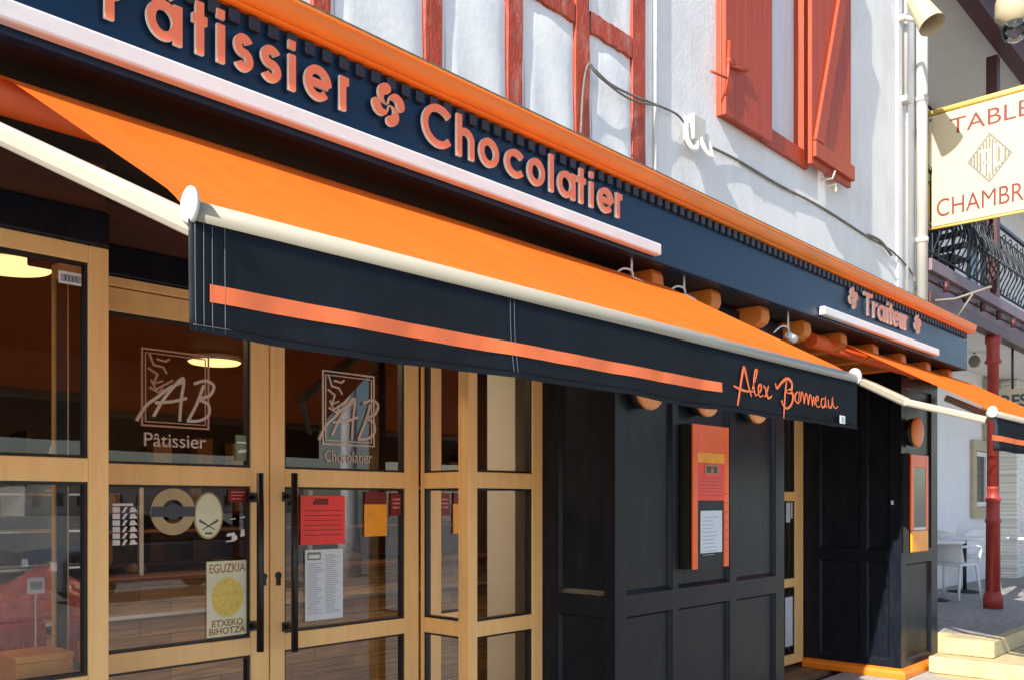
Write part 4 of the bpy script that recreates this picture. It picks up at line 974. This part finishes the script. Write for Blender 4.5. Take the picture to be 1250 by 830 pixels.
b=MB(); text_mesh(b,'TABLES',dk(1160),dk(1160)+.80,gz(1160,165.5,dS(1160)),gz(1160,146,dS(1160)),fs2); 
zc1=gz(1144,266,dS(1144)); text_mesh(b,'CHAMBRES',dk(1143.5),dk(1143.5)+.93,zc1,gz(1144,244.5,dS(1144)),fs2)
b.build('lettering',M['sign_red'],sg,fix=False)
cx=dk(1208); cz=gz(1208,193,dS(1208)); hw,hh=.185,.225
b=MB()
def edf(a,z,d): return (XS-.002+d,-a,z)
b.ribbon([(cx-hw,cz),(cx,cz-hh),(cx+hw,cz),(cx,cz+hh)],.014,edf,True,0,.001,0,0)
for k in range(-6,7):
    x=cx+k*hw/7; h=hh*(1-abs(k)/7)*.9
    if h<.02: continue
    b.plate([(x-.009,cz-h),(x+.009,cz-h),(x+.009,cz+h),(x-.009,cz+h)],lambda a,z,d:(XS-.001+d,-a,z),0,.0005,0)
b.build('emblem',M['emblem'],sg,fix=False)
b=MB()
for L in ([(cx-.055,cz-.14),(cx-.055,cz+.07)],[(cx-.055,cz-.04),(cx-.005,cz-.04)],[(cx-.005,cz-.14),(cx-.005,cz+.05)],[(cx+.045,cz-.10),(cx+.045,cz+.12)],[(cx-.09,cz+.075),(cx+.01,cz+.075)]):
    b.ribbon(L,.020,lambda a,z,d:(XS-.0035+d,-a,z),False,0,.001,0,0)
b.ribbon(arc(cx+.045,cz+.01,.07,.10,90,-90,12),.018,lambda a,z,d:(XS-.0042+d,-a,z),False,0,.001,0,0)
b.build('monogram',M['poster_cream'],sg,fix=False)
b=MB(); b.tube([(XS-.05,3.03,zb_-.72),(XS+.05,2.75,zb_-.72),(XS+.02,2.42,zb_-.66)],.013,8); b.tube([(XS+.02,2.75,zb_-.95),(XS+.02,2.58,zb_-.70)],.009,8)
b.tube([(XS,3.05,zt_-.03),(XS+.02,d0,zt_-.03)],.014,8); b.tube([(XS,3.05,zb_+.04),(XS+.02,d0,zb_+.04)],.018,8); b.build('bracket_rod',M['emblem'],sg)

# small lantern at the top right corner
t=empty('hanging_lantern',(9.6,2.3,6.1),'cream lantern with a clear glass bulb above the hanging sign','lantern')
q=Vector(P(1239,22,2.3))
b=MB(); b.lathe([(.05,.34),(.13,.30),(.17,.16),(.175,.02),(.11,-.05),(.10,-.06)],tuple(q),24); b.build('hood',M['cream'],t)
b=MB(); b.lathe([(.10,-.065),(.12,-.12),(.09,-.20),(.03,-.235),(.0,-.24)],tuple(q),20); b.build('glass_bulb',M['clearbulb'],t)
b=MB(); b.tube([(q.x,q.y,q.z+.3),(q.x,q.y,q.z+.7),(q.x+.1,2.96,q.z+.8)],.02,8); b.build('hanger',M['pipe'],t)

# ------------------------------------------------------------------ neighbouring hotel
nb=empty('hotel_building',(16,4.2,0),'hotel with red columns, covered porch and iron balcony','building')
YN=4.18; XN0=9.085; XN1=34
b=MB(); b.box(XN0,14.86,YN,YN+.3,.3,3.60); b.box(15.72,XN1,YN,YN+.3,.3,3.60); b.box(14.86,15.72,YN,YN+.3,.3,1.33); b.box(14.86,15.72,YN,YN+.3,2.42,3.6)
b.box(XN0,XN1,YN+.31,9,.3,10.5)
b.build('porch_wall',M['neigh_wall'],nb)
b=MB(); b.box(XN0,XN1,YN,YN+.3,3.85,6.9); b.build('upper_wall',M['neigh_wall'],nb)
b=MB(); b.box(XN0,XN1,3.0,YN-.002,3.50,3.60); b.build('porch_ceiling',M['ceiling'],nb)
b=MB(); b.box(XN0,XN1,2.99,YN-.002,3.72,3.84); b.build('balcony_floor',M['porch_floor'],nb)
for z0,z1,m,y in ((3.74,3.86,'mauve',2.90),(3.66,3.74,'maroon',2.94),(3.54,3.66,'mauve',2.96),(3.42,3.54,'maroon',2.91)):
    b=MB(); b.box(XN0,XN1,y,y+.12,z0+.001,z1-.001); b.build('balcony_beam',M[m],nb,bevel=.006)
for k in range(30):
    b=MB(); x=9.5+.62*k; b.tube([(x,2.90,3.60),(x,2.90,3.70)],.03,8); b.build('beam_stud',M['maroon'],nb)
b=MB(); b.box(XN0,XN1,2.86,YN-.002,6.95,7.0); b.build('balcony_ceiling',M['ceiling'],nb)
b=MB(); b.box(XN0+.0,XN1,2.72,2.90,6.62,6.95); b.box(XN0,XN1,2.60,2.86,6.951,7.25); b.build('roof_beam',M['maroon'],nb,bevel=.01)
b=MB(); b.prism_x([(2.35,7.252),(2.35,7.36),(6.0,9.4),(6.0,7.252)],XN0,XN1); b.build('roof',M['roof'],nb)
# columns
def column(x):
    t=MB(); y=2.96
    t.lathe([(.108,.30),(.108,.44),(.098,.46),(.088,.48),(.082,.50)],(x,y,0),8)
    t.lathe([(.082,.50),(.076,1.28),(.088,1.29),(.088,1.32),(.073,1.34),(.073,1.52),(.084,1.53),(.084,1.56),(.067,1.58),(.065,1.66),(.073,1.67),(.073,1.69),(.065,1.70)],(x,y,0),12)
    t.lathe([(.064,1.70),(.060,3.10),(.088,3.11),(.088,3.14),(.07,3.16),(.07,3.32),(.085,3.34),(.085,3.42)],(x,y,0),20)
    t.build('column',M['redcol'],nb)
    t=MB(); t.box(x-.06,x+.06,2.90,3.02,3.86,6.62); t.build('upper_post',M['maroon'],nb,bevel=.008)
for x in (11.36,15.6,19.8,24,28): column(x)
# iron railing
rl=MB(); rl.box(XN0+.02,XN1,2.94,2.98,4.73,4.765); rl.tube([(XN0,2.96,4.62),(XN1,2.96,4.62)],.009,8); rl.tube([(XN0,2.96,3.95),(XN1,2.96,3.95)],.012,8)
rail=rl.build('balcony_railing',M['iron'],nb)
def bal(x):
    b=MB(); y=2.96; b.tube(smooth_path([(0,y,3.95),(.0,y-.03,4.05),(0,y-.10,4.20),(0,y-.09,4.34),(0,y-.02,4.50),(0,y,4.62)],5),.0085,8)
    b.lathe([(0,-.035),(.018,-.015),(.018,.015),(0,.035)],(0,y-.10,4.24),10)
    o=b.build('baluster',M['iron'],None); o.parent=rail; o.location=Vector((x,0,0))-wloc(rail); return o
def scroll(x):
    b=MB(); y=2.955
    b.tube(smooth_path([(.0,y,4.62),(.05,y-.02,4.66),(.09,y-.02,4.60),(.06,y-.02,4.55),(.02,y-.02,4.58)],5),.007,6)
    b.tube(smooth_path([(-.05,y,3.96),(.06,y-.05,4.08),(.02,y-.09,4.22),(-.07,y-.06,4.38),(-.03,y-.02,4.60)],5),.006,6)
    o=b.build('scroll',M['iron'],None); o.parent=rail; o.location=Vector((x,0,0))-wloc(rail); return o
p0=bal(9.3); s0=scroll(9.36)
for k in range(1,60):
    c=p0.copy(); C.objects.link(c); c.location=p0.location+Vector((.13*k,0,0))
for k in range(1,30):
    c=s0.copy(); C.objects.link(c); c.location=s0.location+Vector((.26*k,0,0))
# upper windows and awkward bits behind the railing
for x0,x1 in ((9.6,10.6),(12.3,13.4),(14.6,15.7)):
    b=MB(); ring(b,x0,x1,3.86,6.1,.08,YN-.05,YN-.001); w=b.build('window',M['white_trim'],nb,bevel=.005)
    b=MB(); b.box(x0+.08,x1-.08,YN-.02,YN-.010,3.95,6.02); b.build('pane',M['carglass'],w)
    b=MB(); b.box((x0+x1)/2-.03,(x0+x1)/2+.03,YN-.04,YN-.021,3.95,6.02); b.build('mullion',M['white_trim'],w)
# porch window
b=MB(); ring(b,14.80,15.78,1.28,2.47,.16,YN-.06,YN-.001); w=b.build('window',M['beige'],nb,bevel=.005)
b=MB(); ring(b,14.97,15.61,1.45,2.30,.07,YN-.03,YN+.04); b.build('window_sash',M['white_trim'],w)
b=MB(); b.box(15.04,15.54,YN+.0,YN+.01,1.52,2.23); b.build('pane',M['carglass'],w)
b=MB(); b.box(15.45,15.60,YN-.10,YN-.001,2.48,3.35); b.box(15.45,17.2,YN-.10,YN-.001,3.352,3.46); b.build('door_surround',M['beige'],nb,bevel=.006)
b=MB(); b.box(16.1,16.9,3.85,4.17,.3,3.49); b.build('tiled_pier',M['tiles'],nb)
b=MB(); b.box(17.35,17.5,4.02,4.12,1.12,3.49); b.build('post',M['maroon'],nb)
# counter
ct=empty('bar_counter',(17.6,3.9,.3),'blue-grey counter with a white top on the hotel porch','counter')
b=MB(); b.box(16.95,19.8,3.6,4.0,.3,1.18); b.build('counter_body',M['bluegrey'],ct)
b=MB(); b.box(16.9,19.85,3.55,4.05,1.183,1.23); b.build('counter_top',M['plastic_white'],ct,bevel=.01)
# restaurant sign under the porch
XR=12.4
def dR(px):
    u=(px-HX)/F; return XR*(CS-u*SN)/(SN+u*CS)
rs=empty('restaurant_sign',(XR,2.8,2.9),'cream sign lettered RESTAURANT hanging behind the red column','sign')
da=dR(1219); dbb=da-1.25
zr=gz(1235,505,dR(1235)); zs=gz(1235,474,dR(1235))
b=MB(); pts=[(-da,zr),(-dbb,zr),(-dbb,zs-.05),(-dbb-.15,zs-.01)]+[(-(da+dbb)/2,zs+.04)]+[(-da+.12,zs-.01),(-da,zs-.05)]
b.plate(pts,lambda a,z,d:(XR+d,-a,z),0,.05,0); b.face([(XR+.05,-a,z) for a,z in pts]); b.build('board',M['cream'],rs)
b=MB(); text_mesh(b,'RESTAURANT',-dR(1222.5),-dbb-.04,gz(1235,496.5,dR(1235)),gz(1235,481,dR(1235)),lambda a,z,d:(XR-.0015+d,-a,z),bold=.035); b.build('lettering',M['ink'],rs,fix=False)
b=MB()
for y in (da-.15,dbb+.15): b.tube([(XR+.025,y,zs),(XR+.025,y,3.50)],.015,8)
b.build('hanger',M['iron'],rs)
# porch cage lamp
q=P(1189.5,441,3.6)
t=empty('porch_lamp',q,'small round cage lamp under the porch ceiling','lamp')
b=MB(); b.lathe([(.0,-.08),(.05,-.065),(.075,0),(.06,.05),(.03,.08)],q,14); o=b.build('cage',M['emblem'],t)
b=MB(); b.tube([(q[0],q[1],q[2]+.10),(q[0],q[1],3.50)],.012,8); b.tube([(q[0]-.1,q[1],q[2]+.15),(q[0]+.1,q[1],q[2]+.15)],.012,6); b.build('stem',M['iron'],t)

# ------------------------------------------------------------------ porch floor and steps
b=MB(); b.box(8.99,XN1,2.34,YN-.001,-.16,.30); struct('porch_floor',b,M['porch_floor'],bevel=.01)
st=empty('stone_steps',(8.8,2.3,-.1),'worn yellow stone steps between the far pillar and the hotel porch','steps')
def step(x0,x1,y0,y1,z0,z1):
    b=MB(); n=14
    pts=[(x0,y1)]+[(x0+random.uniform(-.006,.006),y1+(y0-y1)*i/6) for i in range(1,6)]+[(x0+.02,y0+.0)]+[(x0+(x1-x0)*i/n,y0+random.uniform(-.006,.006)) for i in range(1,n)]+[(x1,y0),(x1,y1)]
    vb=[(p[0],p[1],z0) for p in pts]; vt=[(p[0],p[1],z1+random.uniform(-.002,.002)) for p in pts]; m=len(pts)
    b.mesh(vb+vt,[(i,(i+1)%m,m+(i+1)%m,m+i) for i in range(m)]+[tuple(range(m,2*m)),tuple(reversed(range(m)))])
    b.build('step',M['stone'],st,bevel=.014,seg=3)
step(8.62,12.0,2.24,2.338,.155,.302) ; step(8.62,8.985,2.3385,2.66,.155,.302)
step(8.42,12.0,1.93,2.72,.003,.152)
step(8.28,12.0,1.62,2.76,-.155,.0)
b=MB(); b.box(8.93,8.985,2.665,2.80,-.16,.30); b.build('side_block',M['stone'],st)

# ------------------------------------------------------------------ porch furniture
def chair(loc,rz,lab):
    t=empty('armchair',(0,0,0),lab,'chair','white plastic armchairs on the hotel porch')
    # seat faces +x (local)
    b=MB(); b.box(-.22,.22,-.23,.23,.42,.45); b.build('seat',M['plastic_white'],t,bevel=.012)
    b=MB(); n=12; vs=[];fs=[]
    for j in range(7):
        z=.44+.42*j/6
        for i in range(n+1):
            a=(-1+2*i/n); y=.235*a; hh=(1-.28*abs(a)**3)
            vs.append((-.21-.10*j/6+.09*a*a-.0, y, .44+.42*j/6*hh))
    for j in range(6):
        for i in range(n): q=j*(n+1)+i; fs.append((q,q+1,q+n+2,q+n+1))
    b.mesh(vs,fs,0,True); o=b.build('backrest',M['plastic_white'],t); md=o.modifiers.new('s','SOLIDIFY'); md.thickness=.014
    for s in (-1,1):
        b=MB(); b.tube(smooth_path([(-.22,s*.235,.66),(-.05,s*.26,.67),(.15,s*.26,.66),(.22,s*.25,.62),(.21,s*.235,.44)],5),.017,8); b.build('armrest',M['plastic_white'],t)
        for x in (-1,1):
            b=MB(); b.tube([(x*.19,s*.21,.43),(x*(.25 if x>0 else .29),s*.245,0)],.020,8,r1=.015); b.build('leg',M['plastic_white'],t)
    t.location=loc; t.rotation_euler=(0,0,rz); return t
def table(loc,lab,r=.38):
    t=empty('cafe_table',(0,0,0),lab,'table','white tables on the hotel porch')
    b=MB(); b.lathe([(.0,.71),(r,.71),(r+.01,.72),(r+.01,.735),(r,.745),(0,.745)],(0,0,0),28); b.build('tabletop',M['plastic_white'],t)
    b=MB(); b.tube([(0,0,.0),(0,0,.71)],.025,10); b.lathe([(.22,0),(.22,.015),(.05,.04)],(0,0,0),20); b.build('pedestal',M['iron'],t); t.location=loc; return t
xq=gx(1166,3.62)
chair((xq,3.66,.301),R(-12),'white armchair nearest the far pillar, seen from behind')
chair((xq+1.75,3.80,.301),R(195),'white armchair facing the near one, behind the red column')
chair((14.6,2.95,.301),R(170),'white armchair right of the red column at the right table')
table((xq-.42,3.78,.301),'white table partly hidden by the far pillar')
table((xq+.95,3.78,.301),'white table between the two left armchairs')
table((13.75,2.98,.301),'white table right of the red column',.42)
# dark balcony furniture
def dark_chair(x,y,rz,lab):
    t=empty('balcony_chair',(0,0,0),lab,'chair','dark chairs on the hotel balcony')
    b=MB(); b.box(-.22,.22,-.22,.22,.43,.46); b.build('seat',M['iron'],t,bevel=.006)
    b=MB()
    for s in (-.2,.2): b.box(-.23,-.20,s-.015,s+.015,.0,.95)
    for z in (.6,.75,.9): b.box(-.228,-.204,-.2,.2,z,z+.07)
    b.build('backrest',M['iron'],t)
    for s in (-.2,.2):
        b=MB(); b.box(.19,.22,s-.015,s+.015,0,.43); b.build('leg',M['iron'],t)
    t.location=(x,y,3.842); t.rotation_euler=(0,0,rz)
dark_chair(9.75,3.35,R(20),'dark balcony chair at the left end of the balcony'); dark_chair(11.0,3.4,R(170),'dark balcony chair behind the scrolled railing')
t=empty('balcony_table',(10.4,3.4,3.842),'dark square table between the balcony chairs','table')
b=MB(); b.box(10.1,10.7,3.15,3.65,4.55,4.58); b.build('tabletop',M['iron'],t)
for x in (10.12,10.66):
    for y in (3.17,3.61):
        b=MB(); b.box(x,x+.03,y,y+.03,3.842,4.55); b.build('leg',M['iron'],t)

# ------------------------------------------------------------------ across the street (seen in the glass)
def wheel(x,y,z,t):
    b=MB(); b.lathe([(.2,-.10),(.32,-.09),(.33,0),(.32,.09),(.2,.10)],(x,y,z),20,axis='y'); w=b.build('wheel',M['tyre'],t)
    b=MB(); b.lathe([(.0,-.105),(.19,-.102),(.19,.102),(0,.105)],(x,y,z),16,axis='y'); b.build('rim',M['steel'],w)
def car(x,y,m,lab,h=1.45,van=False):
    t=empty('parked_car',(x,y,-.16),lab,'car','cars parked across the street'); g=-.16
    L=2.15
    low=[(-L,.30),(-L,.75),(-L+.1,.90),(-1.2,.97),(1.0,1.0),(L-.1,.92),(L,.7),(L,.30)]
    top=[(-1.25,.96),(-.55,h),(.95,h),(1.75,.97)] if not van else [(-1.75,.96),(-1.15,1.95),(2.05,1.95),(2.12,.97)]
    def ext(prof,w0,w1):
        b=MB(); n=len(prof); A=[(x+p[0],y-w0,g+p[1]) for p in prof]; Bq=[(x+p[0],y+w0,g+p[1]) for p in prof]
        b.mesh(A+Bq,[(i,(i+1)%n,n+(i+1)%n,n+i) for i in range(n)]+[tuple(range(n)),tuple(reversed(range(n,2*n)))]); return b
    ext(low,.86,.86).build('body',M[m],t,bevel=.07,seg=3)
    ext(top,.74,.7).build('cabin',M[m] if van else M['carglass'],t,bevel=.06,seg=3)
    if not van:
        b=MB(); b.box(x-.52,x+.92,y-.70,y+.70,g+h-.01,g+h+.03); b.build('roof',M[m],t,bevel=.02)
    else:
        for s in (-1,1):
            b=MB(); b.box(x-1.2,x-.3,y+s*.742-.005,y+s*.742+.005,g+1.1,g+1.7); b.build('side_window',M['carglass'],t)
    for wx in (-1.3,1.3):
        for wy in (-.78,.78): wheel(x+wx,y+wy,g+.33,t)
    for s in (-.6,.6):
        b=MB(); b.box(x-L-.01,x-L+.06,y+s-.14,y+s+.14,g+.62,g+.75); b.build('headlight',M['label'],t)
car(7.6,-8.6,'carblue','grey parked car nearest the lamp post across the street'); car(26,-8.5,'carpaint','white parked car between the grey car and the van across the street'); car(33,-8.6,'carpaint','white parked van across the street',van=True)
t=empty('lamp_post',(12.4,-9,-.16),'pale lamp post standing across the street','lamp post')
b=MB(); b.tube([(12.4,-9,-.16),(12.4,-9,.9),(12.4,-9,1.0),(12.4,-9,7)],[.26,.25,.20,.14],16); b.build('pole',M['white_trim'],t)
b=MB(); b.tube([(12.4,-9,7),(12.4,-8.2,7.4),(12.4,-7.2,7.4)],.06,10); b.lathe([(.05,.1),(.3,0),(.25,-.06)],(12.4,-7.2,7.35),16); b.build('lamp_head',M['iron'],t)
for k,(x,y,w,h,l) in enumerate(((60,-110,40,3.6,'long pale house far across the street'),(115,-105,30,4.6,'tall pale house far down across the street'))):
    t=empty('far_house',(x,y,-.16),l,'house','houses across the street')
    b=MB(); b.box(x-w/2,x+w/2,y-8,y,-.16,h); b.build('wall',M['far_wall'],t)
    b=MB(); n=4; p=[(y+.5,h),(y-4,h+2.2),(y-8.5,h)]; b.prism_x(p,x-w/2-.4,x+w/2+.4); b.build('roof',M['roof'],t)
    for i in range(int(w/2.6)):
        for z in (1.0,3.9):
            xx=x-w/2+1.3+i*2.6; b=MB(); b.box(xx-.5,xx+.5,y-.01,y+.03,z,z+1.5); b.build('window',M['carglass'],t)

# ------------------------------------------------------------------ light, sky, camera
az,el=R(8),R(35.2)
sd=Vector((-math.cos(el)*math.cos(az),-math.cos(el)*math.sin(az),math.sin(el)))
s=bpy.data.lights.new('sun','SUN'); s.energy=5.0; s.angle=R(.5); s.color=(1,.94,.84)
so=bpy.data.objects.new('sun',s); C.objects.link(so); so.rotation_euler=sd.to_track_quat('Z','Y').to_euler(); so.location=(0,0,20)
w=bpy.data.worlds.new('World'); SC.world=w; w.use_nodes=True; nt=w.node_tree
bg=nt.nodes['Background']; sk=nt.nodes.new('ShaderNodeTexSky'); sk.sky_type='NISHITA'; sk.sun_disc=False; sk.sun_elevation=el
sk.sun_rotation=math.atan2(sd.x,sd.y); sk.air_density=1; sk.dust_density=1.0; sk.ozone_density=1
nt.links.new(sk.outputs[0],bg.inputs[0]); bg.inputs[1].default_value=.135
cam=bpy.data.cameras.new('camera'); co=bpy.data.objects.new('camera',cam); C.objects.link(co); SC.camera=co
co.location=(0,0,EYE); co.rotation_euler=(R(90),0,-PSI); cam.sensor_width=36; cam.lens=F/1250*36; cam.shift_y=(HY-415)/1250; cam.clip_end=2000; cam.clip_start=.05
SC.view_settings.view_transform='Standard'; SC.view_settings.look='None'; SC.view_settings.exposure=.80; SC.view_settings.gamma=1
SC.cycles.max_bounces=8; SC.cycles.transparent_max_bounces=12; SC.cycles.diffuse_bounces=4
